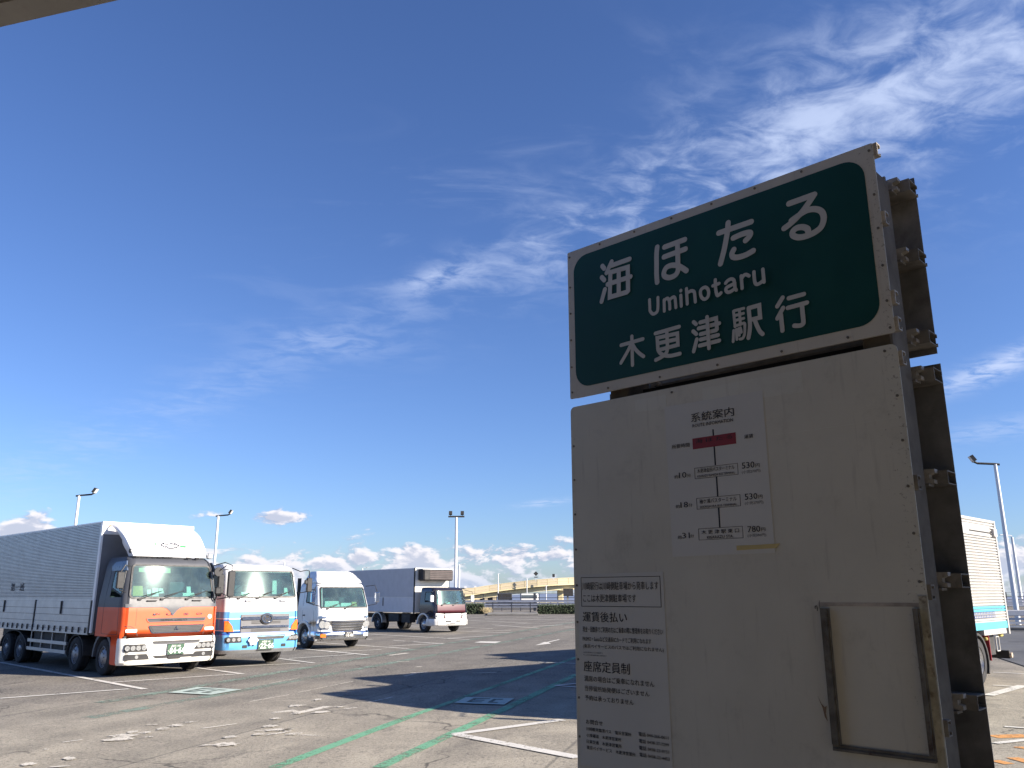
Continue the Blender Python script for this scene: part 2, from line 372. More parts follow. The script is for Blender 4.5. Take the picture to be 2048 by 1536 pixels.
lot = tag(g.make('parking_lot', M['asphalt']), 'sunlit asphalt truck parking lot with worn painted stall lines', kind='structure')
LINES = json.loads('''[["w",0.15,-15.02,25.49,-7.69,18.32],["w",0.13,-9.79,16.78,-8.04,18.36],["w",0.12,-9.12,19.61,-6.71,21.73],["w",0.13,-8.51,23.45,-6.67,21.62],["w",0.12,-8.23,23.44,-6.06,24.81],["w",0.13,-7.16,26.64,-5.69,24.91],["w",0.12,-6.86,26.63,-5.19,28.28],["w",0.13,-7.75,31.36,-4.68,28.04],["w",0.12,-6.23,29.45,-4.64,30.63],["w",0.13,-7.99,35.19,-3.74,31.2],["w",0.12,-4.67,32.64,-2.75,34.41],["w",0.13,-4.11,35.6,-2.73,34.09],["w",0.12,-6.57,37.94,-6.1,37.39],["w",0.12,-5.04,36.59,-4.5,36.08],["w",0.14,-7.01,42.22,-1.86,37.07],["w",0.12,-3.05,38.04,-0.94,40.34],["w",0.14,-4.27,46.66,-0.14,43.05],["w",0.12,-2.14,45.82,-0.08,45.7],["w",0.12,-2.84,50.54,-1.14,48.46],["w",0.14,-1.27,54.13,1.51,48.94],["w",0.12,-6.94,53.54,-5.28,51.57],["w",0.14,-3.4,63.6,0.99,57.12],["w",0.2,-3.62,71.29,-2.24,70.49],["w",0.22,-2.11,66.35,4.56,63.52],["w",0.14,0.21,56.09,4.05,57.57],["w",0.14,1.23,51.16,3.13,53.84],["w",0.2,3.05,50.17,3.6,49.8],["w",0.14,-1.81,76.68,5.3,73.7],["w",0.14,0.26,70.95,4.9,68.23],["w",0.17,-0.83,12.5,0.78,13.84],["w",0.2,-0.81,12.5,0.8,10.77],["w",0.12,0.91,18.81,1.35,18.46],["w",0.12,0.91,18.81,1.41,19.19],["w",0.12,0.74,24.99,1.81,24.51],["w",0.22,9.11,16.84,10.81,18.54],["w",0.1,10.2,18.62,10.56,18.32],["w",0.1,11.89,21.61,12.4,21.19],["w",0.1,7.25,13.07,7.5,12.92],["w",0.12,6.32,11.68,6.9,11.93],["g",0.27,-2.73,10.25,-1.65,14.32],["g",0.25,-1.65,14.32,2.0,26.99],["g",0.3,-1.53,10.24,-0.39,14.24],["g",0.3,-0.39,14.24,1.58,21.41],["p",0.3,-7.56,16.12,-5.63,23.08],["p",0.3,-5.63,23.08,4.3,59.31],["p",0.3,-6.84,14.23,-5.5,18.36],["p",0.3,-5.5,18.36,3.46,47.84],["o",0.26,6.59,12.22,7.12,12.29],["o",0.22,5.64,10.43,5.78,10.47],["o",0.3,5.93,10.56,6.09,10.58],["o",0.2,6.45,11.32,6.57,11.39],["f",0.07,-4.59,13.09,-4.23,13.54],["f",0.05,-6.04,11.94,-5.88,12.14],["f",0.12,-3.99,14.75,-3.72,15.05],["f",0.13,-4.02,14.72,-3.67,15.0],["f",0.16,-3.63,14.63,-3.25,15.57],["f",0.09,-3.96,15.59,-3.69,15.76],["f",0.05,-3.36,15.57,-2.91,15.44],["f",0.12,-2.9,15.19,-2.75,15.41],["f",0.1,-3.19,12.53,-2.68,12.42],["f",0.06,-3.74,12.85,-3.43,12.99],["f",0.09,-3.37,12.54,-3.23,12.84],["f",0.2,-2.53,21.78,-2.15,21.98],["f",0.1,-2.6,21.03,-2.41,21.77],["f",0.06,-2.65,16.07,-2.31,16.89],["f",0.12,-3.39,25.41,-3.03,25.52],["f",0.04,-4.85,16.25,-4.41,17.29],["f",0.03,-4.32,17.67,-3.62,19.86],["f",0.2,-3.98,27.88,-3.5,28.97],["f",0.1,-2.61,23.54,-2.46,23.74],["f",0.1,-1.0,21.74,-0.41,21.89],["f",0.03,-5.39,19.38,-5.06,20.63]]''')
BLOBS = json.loads('''[[[-5.28,12.54],[-5.28,12.42],[-5.39,12.31],[-5.53,12.29],[-5.62,12.36],[-5.62,12.48],[-5.51,12.58],[-5.37,12.61]],[[-5.21,12.23],[-5.23,12.11],[-5.34,12.01],[-5.49,11.98],[-5.59,12.04],[-5.57,12.16],[-5.46,12.27],[-5.31,12.3]],[[-5.39,12.79],[-5.38,12.7],[-5.42,12.65],[-5.48,12.65],[-5.53,12.71],[-5.55,12.8],[-5.51,12.85],[-5.44,12.85]],[[-5.19,12.74],[-5.19,12.67],[-5.23,12.62],[-5.29,12.62],[-5.34,12.67],[-5.34,12.74],[-5.3,12.8],[-5.24,12.8]],[[-5.08,13.09],[-5.07,13.0],[-5.11,12.94],[-5.17,12.94],[-5.23,13.01],[-5.24,13.1],[-5.2,13.16],[-5.13,13.15]],[[-4.97,13.4],[-4.97,13.3],[-5.02,13.22],[-5.1,13.22],[-5.16,13.3],[-5.17,13.4],[-5.12,13.48],[-5.04,13.48]],[[-4.91,13.74],[-4.91,13.68],[-4.96,13.62],[-5.03,13.61],[-5.07,13.65],[-5.07,13.72],[-5.02,13.77],[-4.95,13.78]],[[-5.38,13.46],[-5.39,13.41],[-5.44,13.37],[-5.5,13.35],[-5.53,13.37],[-5.53,13.41],[-5.48,13.46],[-5.42,13.47]],[[-4.97,12.37],[-4.98,12.33],[-5.03,12.3],[-5.09,12.28],[-5.12,12.29],[-5.11,12.33],[-5.06,12.37],[-5.0,12.38]],[[-5.93,11.42],[-5.92,11.38],[-5.94,11.35],[-5.97,11.36],[-6.0,11.39],[-6.01,11.43],[-5.99,11.46],[-5.96,11.45]],[[-5.29,10.83],[-5.27,10.74],[-5.3,10.69],[-5.36,10.7],[-5.42,10.77],[-5.44,10.86],[-5.41,10.91],[-5.35,10.9]],[[-5.58,10.48],[-5.57,10.41],[-5.61,10.36],[-5.68,10.36],[-5.73,10.41],[-5.75,10.48],[-5.71,10.53],[-5.64,10.53]],[[-5.12,10.34],[-5.14,10.3],[-5.2,10.26],[-5.28,10.24],[-5.32,10.25],[-5.3,10.29],[-5.24,10.33],[-5.16,10.35]],[[-3.62,11.78],[-3.63,11.66],[-3.73,11.57],[-3.85,11.56],[-3.93,11.64],[-3.92,11.76],[-3.83,11.85],[-3.7,11.86]],[[-3.94,11.69],[-3.95,11.65],[-3.99,11.62],[-4.04,11.61],[-4.08,11.63],[-4.07,11.67],[-4.02,11.7],[-3.97,11.71]],[[-3.82,12.33],[-3.82,12.25],[-3.87,12.2],[-3.93,12.2],[-3.98,12.25],[-3.98,12.33],[-3.93,12.39],[-3.87,12.39]],[[-3.54,13.33],[-3.54,13.24],[-3.59,13.17],[-3.66,13.17],[-3.71,13.24],[-3.71,13.33],[-3.66,13.4],[-3.59,13.4]],[[-3.5,12.57],[-3.5,12.5],[-3.55,12.44],[-3.62,12.44],[-3.66,12.49],[-3.65,12.56],[-3.6,12.62],[-3.54,12.62]],[[-3.34,12.96],[-3.36,12.87],[-3.43,12.81],[-3.51,12.8],[-3.56,12.85],[-3.55,12.93],[-3.48,12.99],[-3.39,13.01]],[[-3.31,12.53],[-3.32,12.46],[-3.38,12.4],[-3.45,12.4],[-3.49,12.45],[-3.48,12.52],[-3.43,12.58],[-3.35,12.58]],[[-3.21,12.95],[-3.21,12.86],[-3.26,12.81],[-3.32,12.81],[-3.36,12.87],[-3.36,12.96],[-3.31,13.02],[-3.25,13.01]],[[-2.98,12.6],[-3.0,12.52],[-3.06,12.46],[-3.14,12.45],[-3.19,12.5],[-3.17,12.58],[-3.11,12.64],[-3.03,12.64]],[[-3.51,14.73],[-3.5,14.6],[-3.54,14.52],[-3.61,14.54],[-3.66,14.65],[-3.67,14.78],[-3.63,14.86],[-3.56,14.84]],[[-3.69,14.07],[-3.69,13.99],[-3.73,13.94],[-3.78,13.94],[-3.82,14.0],[-3.82,14.07],[-3.78,14.13],[-3.73,14.12]],[[-3.73,15.68],[-3.74,15.55],[-3.8,15.46],[-3.89,15.46],[-3.96,15.55],[-3.95,15.68],[-3.88,15.77],[-3.79,15.78]],[[-3.7,14.07],[-3.7,14.0],[-3.74,13.95],[-3.79,13.95],[-3.83,14.0],[-3.82,14.08],[-3.79,14.13],[-3.74,14.12]],[[-3.08,14.83],[-3.1,14.73],[-3.18,14.64],[-3.28,14.63],[-3.34,14.69],[-3.32,14.79],[-3.24,14.88],[-3.13,14.89]],[[-3.53,13.3],[-3.54,13.22],[-3.6,13.16],[-3.68,13.15],[-3.73,13.2],[-3.72,13.28],[-3.66,13.35],[-3.58,13.36]],[[-3.2,12.97],[-3.21,12.89],[-3.28,12.83],[-3.35,12.82],[-3.4,12.87],[-3.39,12.95],[-3.32,13.01],[-3.25,13.02]],[[-3.52,12.53],[-3.52,12.46],[-3.56,12.42],[-3.61,12.42],[-3.65,12.47],[-3.65,12.54],[-3.61,12.58],[-3.56,12.58]],[[-3.57,16.47],[-3.57,16.37],[-3.61,16.3],[-3.67,16.3],[-3.72,16.37],[-3.71,16.47],[-3.67,16.54],[-3.61,16.54]],[[-3.24,12.06],[-3.25,12.03],[-3.28,12.0],[-3.33,11.99],[-3.35,12.01],[-3.34,12.04],[-3.31,12.07],[-3.26,12.08]],[[-2.97,15.45],[-2.97,15.38],[-3.0,15.34],[-3.04,15.34],[-3.07,15.39],[-3.07,15.46],[-3.04,15.5],[-3.0,15.5]]]''')
for i, (k, wd, x0, y0, x1, y1) in enumerate(LINES):
    if k == 'w' and y0 > 30: wd *= 1.25
    if k == 'g': wd *= .62
    d = Vector((x1 - x0, y1 - y0)); L = d.length; d.normalize(); nn = Vector((-d.y, d.x)) * wd / 2; z = .004 + .0006 * (i % 9) + (.006 if k == 'w' else 0)
    b = B(); ns = max(1, int(L / 2)); vs = []
    for j in range(ns + 1):
        p = Vector((x0, y0)) + d * L * j / ns; jt = 1 + random.uniform(-.06, .06)
        vs += [(p.x + nn.x * jt, p.y + nn.y * jt, z), (p.x - nn.x * jt, p.y - nn.y * jt, z)]
    b.add(vs, [(2 * j, 2 * j + 1, 2 * j + 3, 2 * j + 2) for j in range(ns)])
    b.make({'w': 'painted_line', 'g': 'green_line', 'p': 'worn_green_line', 'o': 'orange_line', 'f': 'faded_mark'}[k], PM[k], lot)
for i, P_ in enumerate(BLOBS):
    c = Vector((sum(p[0] for p in P_) / 8, sum(p[1] for p in P_) / 8)); pts = []
    for k in range(24):
        t = k / 3; a, b_ = Vector(P_[int(t) % 8]), Vector(P_[(int(t) + 1) % 8]); q = a.lerp(b_, t - int(t))
        pts.append(c + (q - c) * random.uniform(.72, 1.25))
    B().add([(p.x, p.y, .0125 + .0005 * (i % 8)) for p in pts], [tuple(range(24))]).make('faded_mark', PM['f'], lot)
# bus-lane symbols: pale panels with a dark pictogram
for q in ([[-6.92, 17.61], [-6.69, 18.61], [-5.6, 18.12], [-5.92, 17.22]], [[-1.06, 15.86], [-0.89, 16.73], [0.03, 16.54], [-0.15, 15.62]]):
    A_ = [Vector(p) for p in q]
    def bl(u, v, A_=A_): p = (A_[0].lerp(A_[3], u)).lerp(A_[1].lerp(A_[2], u), v); return p
    sym = B().add([(p.x, p.y, .018) for p in A_], [(0, 1, 2, 3)]).make('painted_symbol', PM['s'], lot)
    b = B()
    for (u0, u1, v0, v1) in ((.2, .28, .2, .85), (.28, .55, .72, .85), (.28, .5, .45, .56), (.28, .5, .2, .3), (.62, .7, .2, .8), (.7, .82, .68, .8), (.7, .82, .2, .3)):
        b.add([(*bl(u, v), .022) for u, v in ((u0, v0), (u1, v0), (u1, v1), (u0, v1))], [(0, 1, 2, 3)])
    b.make('pictogram', mat('road_print_dark', (.07, .10, .09), .85, dirt=(.2, .2, .18), dirt_amt=.5), sym)
B().add([(-1.56, 34.9, .012), (-1.31, 35.7, .012), (-.46, 35.52, .012), (-.7, 34.35, .012)], [(0, 1, 2, 3)]).make('painted_patch', PM['w'], lot)
B().add([(x, y, .012) for x, y in [(2.02, 36.77), (1.44, 34.85), (1.51, 33.95), (.86, 32.91), (1.3, 35.2), (1.36, 35.01), (1.95, 37.0)]], [tuple(range(7))]).make('painted_arrow', PM['w'], lot)
# dark newer roadway at the right, its joints
M['newasphalt'] = mat('roadway_asphalt', (.075, .078, .084), .85, var=.18, vs=.4, bump=.5, bs=40)
rw = B().add([(8, 34, .02), (14.9, 27, .02), (13.66, 23.29, .02), (11, 15.2, .02), (60, 6, .02), (90, 34, .02), (34, 52, .02), (12, 50, .02)], [tuple(range(8))]).make('roadway', M['newasphalt']); tag(rw, 'dark grey roadway strip beyond the parked box truck', kind='structure')
for (a, b_) in (((16.5, 28.6), (34, 23.0)), ((19.6, 34.2), (44, 27)), ((25, 43), (60, 34))):
    a = Vector(a); b_ = Vector(b_); n_ = Vector((-(b_ - a).y, (b_ - a).x)).normalized() * .09
    B().add([(*(a + n_), .026), (*(b_ + n_), .026), (*(b_ - n_), .026), (*(a - n_), .026)], [(0, 1, 2, 3)]).make('expansion_joint', M['chassis'], rw)
# sea and far hills
wm = bpy.data.materials.new('sea_water'); wm.use_nodes = True; N = NT(wm.node_tree); b = N.n['Principled BSDF']; o = N.new('ShaderNodeTexCoord').outputs['Object']
N.put(b.inputs['Base Color'], (.02, .035, .055)); b.inputs['Roughness'].default_value = .35
bn = N.new('ShaderNodeBump'); bn.inputs['Strength'].default_value = .6; bn.inputs['Distance'].default_value = .5; N.l.new(N.noise(N.vmath('MULTIPLY', o, (1, 1.6, 1)), .15, 6, .65), bn.inputs['Height']); N.l.new(bn.outputs[0], b.inputs['Normal'])
b_ = B(); n_ = 48; b_.add([(0, 0, -25)] + [(2300 * math.sin(2 * math.pi * k / n_), 2300 * math.cos(2 * math.pi * k / n_), -25) for k in range(n_)], [(0, 1 + k, 1 + (k + 1) % n_) for k in range(n_)])
tag(b_.make('sea', wm), 'dark blue bay water beyond the sea wall', kind='structure')
hb = B(); n_ = 360; vs = []
for k in range(n_):
    t = 2 * math.pi * k / n_
    hgt = 17 + 5 * math.sin(t * 9 + 1) + 3.0 * math.sin(t * 23 + .4) + 1.6 * math.sin(t * 61) + (5 if .50 < t < .75 else 0) * math.sin((t - .5) / .25 * math.pi)
    for (r_, z_) in ((2050, -25), (2120, -25 + hgt * .6), (2240, -25 + hgt), (2350, -25)): vs.append((r_ * math.sin(t), r_ * math.cos(t), z_))
hb.add(vs, [(k * 4 + j, ((k + 1) % n_) * 4 + j, ((k + 1) % n_) * 4 + j + 1, k * 4 + j + 1) for k in range(n_) for j in range(3)])
tag(hb.make('hills', mat('hills_haze_blue', (.13, .17, .26), .95, var=.12, vs=.01), smooth=True), 'low bluish hills across the bay', kind='structure')  # blue of distant haze is put into the hill colour

# ------------------------------------------------------------------ bus terminal (behind the camera): canopy roof, walls, platform, added light blockers
M['concrete'] = mat('concrete', (.34, .31, .26), .85, var=.12, vs=1.2, bump=.3, bs=30, dirt=(.12, .11, .10), dirt_amt=.4)
M['concrete_dark'] = mat('shelter_wall', (.42, .33, .22), .85, var=.15, vs=1.2)
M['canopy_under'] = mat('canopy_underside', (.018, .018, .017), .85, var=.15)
M['canopy_lip'] = mat('canopy_gutter', (.33, .31, .285), .6, var=.1, dirt=(.2, .18, .16), dirt_amt=.4)
ter = empty('terminal_building', (-1.82, 2.587, 0), math.atan2(-.13, .46))
tag(ter, 'bus terminal with the shaded canopy edge showing overhead at the top left', 'building')
# local x runs along the canopy edge, local y away from the building (towards the lot)
B().box(-6, 7.0, -6.5, -.101, 3.96, 4.14).make('canopy_roof', M['canopy_under'], ter)
gt = B(); gt.prism([(-.10, 3.93), (.0, 3.93), (.02, 3.955), (.02, 4.16), (-.10, 4.16)], 'x', -6.05, 7.05); gt.make('gutter', M['canopy_lip'], ter)
for x in (-5.5, -2.8, 2.2, 4.8): B().box(x, x + .1, -6.4, -.1, 3.80, 3.957).make('roof_beam', M['canopy_under'], ter)
B().box(-6, 7.0, -6.7, -5.2, 0, 3.958).make('wall', M['concrete_dark'], ter)
for k in range(4): B().box(-5.2 + k * 3, -3.0 + k * 3, -5.2, -5.16, 1.0, 2.4).make('window', M['sideglass'], ter)
for x in (-5.6, 6.7): B().box(x - .12, x + .12, -.9, -.66, 0, 3.958).make('column', M['concrete'], ter)
B().box(-2.25, -2.05, -5.2, -.35, 0, 3.958).make('added_fill_wall', M['concrete_dark'], ter)  # unseen wall added to cut sky light and bounce warmth onto the sign
B().box(9.0, 15.0, -1.4, 2.4, 0, 6.25).make('added_sun_block', M['concrete'], ter)  # unseen block added to keep the sun off the sign and its gap
for k in range(2): B().box(8.96, 9.0, -1.1 + k * 1.8, .2 + k * 1.8, 3.2, 4.6).make('window', M['sideglass'], ter)  # panes on that added block

# ------------------------------------------------------------------ bus stop sign
SW = 1.328
sign = empty('bus_stop_sign', (.246, 3.4, 0), -.7655)
tag(sign, 'large shaded bus stop sign board with green name panel on steel posts', 'sign')
def signwhite(name, col, rust=True):
    m = bpy.data.materials.new(name); m.use_nodes = True; N = NT(m.node_tree); b = N.n['Principled BSDF']
    o = N.new('ShaderNodeTexCoord').outputs['Object']; x, y, z = N.sep(o)
    c = N.mix(N.ramp(N.noise(o, 2.2, 6, .6), .3, .7), tuple(v * .90 for v in col), col)
    c = N.mix(N.ramp(N.noise(o, 6, 9, .75), .52, .74, 0, .38), c, (.30, .27, .22))
    c = N.mix(N.ramp(N.noise(N.vmath('MULTIPLY', o, (14, 1, 1.2)), 3, 5, .6), .56, .72, 0, .30), c, (.33, .29, .24))
    edge = N.math('MAXIMUM', N.ramp(x, 1.20, 1.33), N.ramp(x, .05, .0, 0, .8))
    speck = N.ramp(N.add(N.noise(o, 70, 6, .75), N.mul(edge, .09)), .64, .72)
    if rust: c = N.mix(N.mul(speck, N.ramp(edge, 0, .6, .05, .6)), c, (.07, .035, .018))
    N.put(b.inputs['Base Color'], c); b.inputs['Roughness'].default_value = .62; b.inputs['Specular IOR Level'].default_value = .25
    bn = N.new('ShaderNodeBump'); bn.inputs['Strength'].default_value = .15; bn.inputs['Distance'].default_value = .004; N.l.new(N.noise(o, 25, 5, .6), bn.inputs['Height']); N.l.new(bn.outputs[0], b.inputs['Normal'])
    return m
M['sw'] = signwhite('sign_sheet_white', (.575, .525, .435)); M['sw2'] = signwhite('sign_board_cream', (.60, .56, .465)); M['swpatch'] = signwhite('patched_board', (.62, .59, .50), False)
M['letter'] = mat('letter_sheet', (.53, .50, .43), .6, var=.05, vs=6)
M['sgreen'] = mat('sign_green', (.007, .058, .047), .5, var=.12, vs=2.5, spec=.25)
M['galv'] = mat('galvanised_steel', (.23, .205, .17), .75, metal=.0, spec=.2, var=.22, vs=14, dirt=(.12, .10, .085), dirt_amt=.55, ds=18)
M['galv_light'] = mat('clamp_metal', (.42, .37, .30), .6, metal=.0, var=.25, vs=20, dirt=(.16, .11, .07), dirt_amt=.6, ds=25)
M['rearpanel'] = mat('rear_board_inner_face', (.19, .18, .165), .7, var=.25, vs=9, dirt=(.05, .045, .04), dirt_amt=.5)
M['rust'] = mat('rusty_frame', (.13, .115, .09), .8, var=.4, vs=18, dirt=(.05, .022, .012), dirt_amt=.95, ds=14)
M['poster'] = mat('poster_paper', (.57, .545, .49), .7, var=.03, vs=3)
M['poster2'] = mat('notice_paper', (.555, .53, .47), .7, var=.03, vs=3)
M['ink'] = mat('ink_black', (.022, .022, .028), .6, var=.05); M['redprint'] = mat('red_label', (.25, .025, .032), .6, var=.08); M['tape'] = mat('yellow_tape', (.52, .40, .16), .6, var=.12)
def rrect(x0, x1, z0, z1, r, n=6):
    P_ = []
    for cx, cz, a0 in ((x1 - r, z1 - r, 0), (x0 + r, z1 - r, 90), (x0 + r, z0 + r, 180), (x1 - r, z0 + r, 270)):
        for k in range(n + 1):
            a = rad(a0 + 90 * k / n); P_.append((cx + r * math.cos(a), cz + r * math.sin(a)))
    return P_
up_ = B().prism(rrect(0, SW, 2.7225, 3.3845, .006, 2), 'y', 0, .004).make('name_panel', M['sw'], sign)
B().prism(rrect(.034, 1.292, 2.764, 3.349, .072, 8), 'y', -.0012, -.0002).make('green_sheet', M['sgreen'], up_)
GL = json.loads('''{"umi":[21,[[0,[191,3269],[201,3255]],[0,[187,3219],[200,3203]],[0,[202,3161],[183,3112]],[0,[242,3273],[214,3231]],[0,[239,3256],[334,3258]],[0,[235,3227],[324,3225],[321,3123],[315,3119],[228,3119],[235,3227]],[0,[219,3178],[336,3180]],[0,[279,3222],[275,3125]]]],"ho":[22,[[1,[468,3271],[463,3239],[461,3196],[459,3160],[460,3123]],[0,[502,3260],[596,3263]],[0,[498,3219],[597,3223]],[1,[563,3260],[562,3216],[560,3168],[559,3145],[546,3129],[519,3126],[497,3138],[495,3155],[507,3171],[530,3174],[558,3165],[577,3151],[596,3133]]]],"ta":[22,[[0,[743,3244],[877,3246]],[1,[785,3272],[780,3240],[770,3201],[758,3162],[742,3120]],[1,[802,3205],[836,3209],[865,3207],[871,3200],[864,3189],[850,3180]],[1,[801,3159],[792,3145],[796,3131],[816,3124],[847,3124],[877,3131]]]],"ru":[22,[[0,[1025,3267],[1118,3269]],[1,[1118,3269],[1092,3241],[1061,3213],[1028,3192],[1000,3180]],[1,[1029,3200],[1055,3210],[1087,3219],[1117,3214],[1138,3197],[1143,3171],[1132,3144],[1109,3131],[1078,3126],[1049,3130],[1030,3143],[1030,3157],[1045,3166],[1066,3163],[1082,3152],[1085,3140]]]],"umihotaru":[13.5,[[1,[420,3060],[420,3029],[421,3012],[434,2997],[452,3001],[458,3020],[460,3059]],[0,[488,3042],[487,2996]],[1,[491,3039],[497,3043],[505,3044],[510,3037],[513,3023],[513,2998]],[1,[513,3033],[521,3039],[533,3042],[539,3035],[540,3021],[541,2997]],[0,[567,3060],[567,3058]],[0,[566,3040],[566,2996]],[0,[593,3060],[593,2998]],[1,[594,3040],[604,3044],[616,3045],[626,3038],[628,3023],[629,2997]],[1,[673,3044],[657,3039],[653,3024],[658,3006],[670,2997],[683,3003],[688,3018],[685,3034],[673,3044]],[1,[719,3061],[718,3031],[720,3010],[724,2998],[733,3000],[739,3004]],[0,[708,3040],[734,3042]],[1,[761,3036],[770,3043],[784,3046],[794,3040],[797,3028],[798,3007],[802,2998]],[1,[798,3025],[782,3022],[764,3017],[761,3007],[769,2998],[783,2999],[797,3005]],[0,[826,3046],[826,2998]],[1,[828,3036],[837,3045],[847,3045],[857,3037]],[1,[877,3047],[877,3021],[879,3004],[886,2997],[898,2999],[913,3007]],[0,[912,3047],[913,2998]]]],"ki":[15.5,[[0,[328,2928],[326,2809]],[0,[274,2902],[381,2905]],[1,[326,2902],[312,2878],[293,2854],[271,2828]],[1,[328,2902],[342,2874],[362,2850],[382,2833]]]],"sara":[15.5,[[0,[440,2915],[549,2918]],[0,[449,2847],[448,2895],[540,2893],[540,2847],[455,2845]],[0,[455,2872],[536,2870]],[1,[494,2913],[494,2875],[493,2840],[484,2823],[463,2813],[438,2807]],[1,[452,2842],[461,2829],[480,2817],[508,2810],[548,2810]]]],"tsu":[15.5,[[0,[613,2922],[623,2911]],[0,[609,2886],[622,2872]],[0,[623,2851],[607,2807]],[0,[642,2913],[710,2914],[710,2871],[706,2868],[641,2867]],[0,[634,2891],[722,2891]],[0,[640,2846],[714,2847]],[0,[635,2823],[718,2825]],[0,[674,2926],[674,2805]]]],"eki":[11,[[0,[783,2925],[822,2925]],[0,[781,2924],[783,2864]],[0,[782,2906],[820,2906]],[0,[783,2887],[820,2887]],[1,[783,2866],[802,2867],[821,2868],[822,2852],[819,2828],[811,2814],[800,2813]],[0,[806,2922],[806,2866]],[0,[778,2850],[773,2809]],[0,[789,2851],[789,2814]],[0,[798,2852],[800,2827]],[0,[806,2853],[809,2836]]]],"eki2":[16,[[0,[841,2921],[882,2922],[882,2876],[845,2876]],[1,[841,2921],[842,2876],[840,2843],[832,2811]],[1,[861,2874],[867,2852],[877,2826],[887,2813]]]],"kou":[16,[[0,[971,2928],[949,2901]],[0,[970,2890],[946,2857]],[0,[960,2868],[961,2809]],[0,[994,2919],[1049,2920]],[0,[988,2885],[1057,2887]],[1,[1039,2883],[1039,2856],[1039,2824],[1036,2815],[1024,2812],[1006,2816]]]]}''')
for nm, (wd, sts) in GL.items():
    b = B()
    for i, s_ in enumerate(sts):
        pts = [(p[0] / 1000, p[1] / 1000) for p in s_[1:]]
        if s_[0]: pts = catmull(pts, 6)
        stroke(b, pts, wd / 1000, lambda u, v, h: (u, -.002 - h, v), h0=.0007 * i)
    b.make('lettering' if nm == 'umihotaru' else 'character', M['letter'], up_)
def rivets(parent, pts, y=-.001, r=.0045):
    me = None
    for (x, z) in pts:
        if me is None: o = B().tube([(0, y - .0015, 0), (0, y + .0015, 0)], r, 8).make('rivet', M['rust'], parent); me = o.data
        else: o = bpy.data.objects.new('rivet', me); COL.objects.link(o); o.parent = parent
        o.location = (x, 0, z)
rivets(up_, [(.012, z) for z in (2.75, 2.86, 2.98, 3.1, 3.22, 3.36)] + [(1.315, z) for z in (2.74, 2.83, 2.95, 3.08, 3.2, 3.36)] + [(x, 3.372) for x in (.18, .36, .54, .72, .9, 1.08)] + [(x, 2.737) for x in (.2, .45, .7, .95, 1.18)])
lo_ = B().prism(rrect(0, SW, .62, 2.6865, .02, 4), 'y', 0, .004).make('notice_board', M['sw2'], sign)
rivets(lo_, [(.014, z / 100) for z in range(70, 266, 14)] + [(1.312, z / 100) for z in range(70, 266, 14)] + [(x, 2.668) for x in (.5, 1.29)])
# painted-over patches and faint seams on the board
for (x0, x1, z0, z1) in ((.33, .474, 2.618, 2.664), (.632, 1.014, 2.594, 2.66), (.0 + .9, 1.31, 2.45, 2.452), (.03, .6, 2.3, 2.301), (.95, 1.31, 1.93, 1.932)):
    B().prism([(x0, z0), (x1, z0 + (-.012 if z1 - z0 > .03 else 0)), (x1, z1), (x0, z1)], 'y', -.0006, -.0001).make('patch', M['swpatch'], lo_)
pw = B().prism([(.465, 2.616), (.868, 2.612), (.868, 2.058), (.469, 2.057)], 'y', -.0016, -.0008).make('route_poster', M['poster'], lo_); pw['label'] = 'white route information sheet with fares'
pn = B().prism([(.024, 2.002), (.424, 2.005), (.428, 1.30), (.015, 1.30)], 'y', -.0016, -.0008).make('notice_sheet', M['poster2'], lo_); pn['label'] = 'tall white notice sheet with boarding notes and telephone numbers'
onp = lambda h: (lambda u, v: (u, h, v))
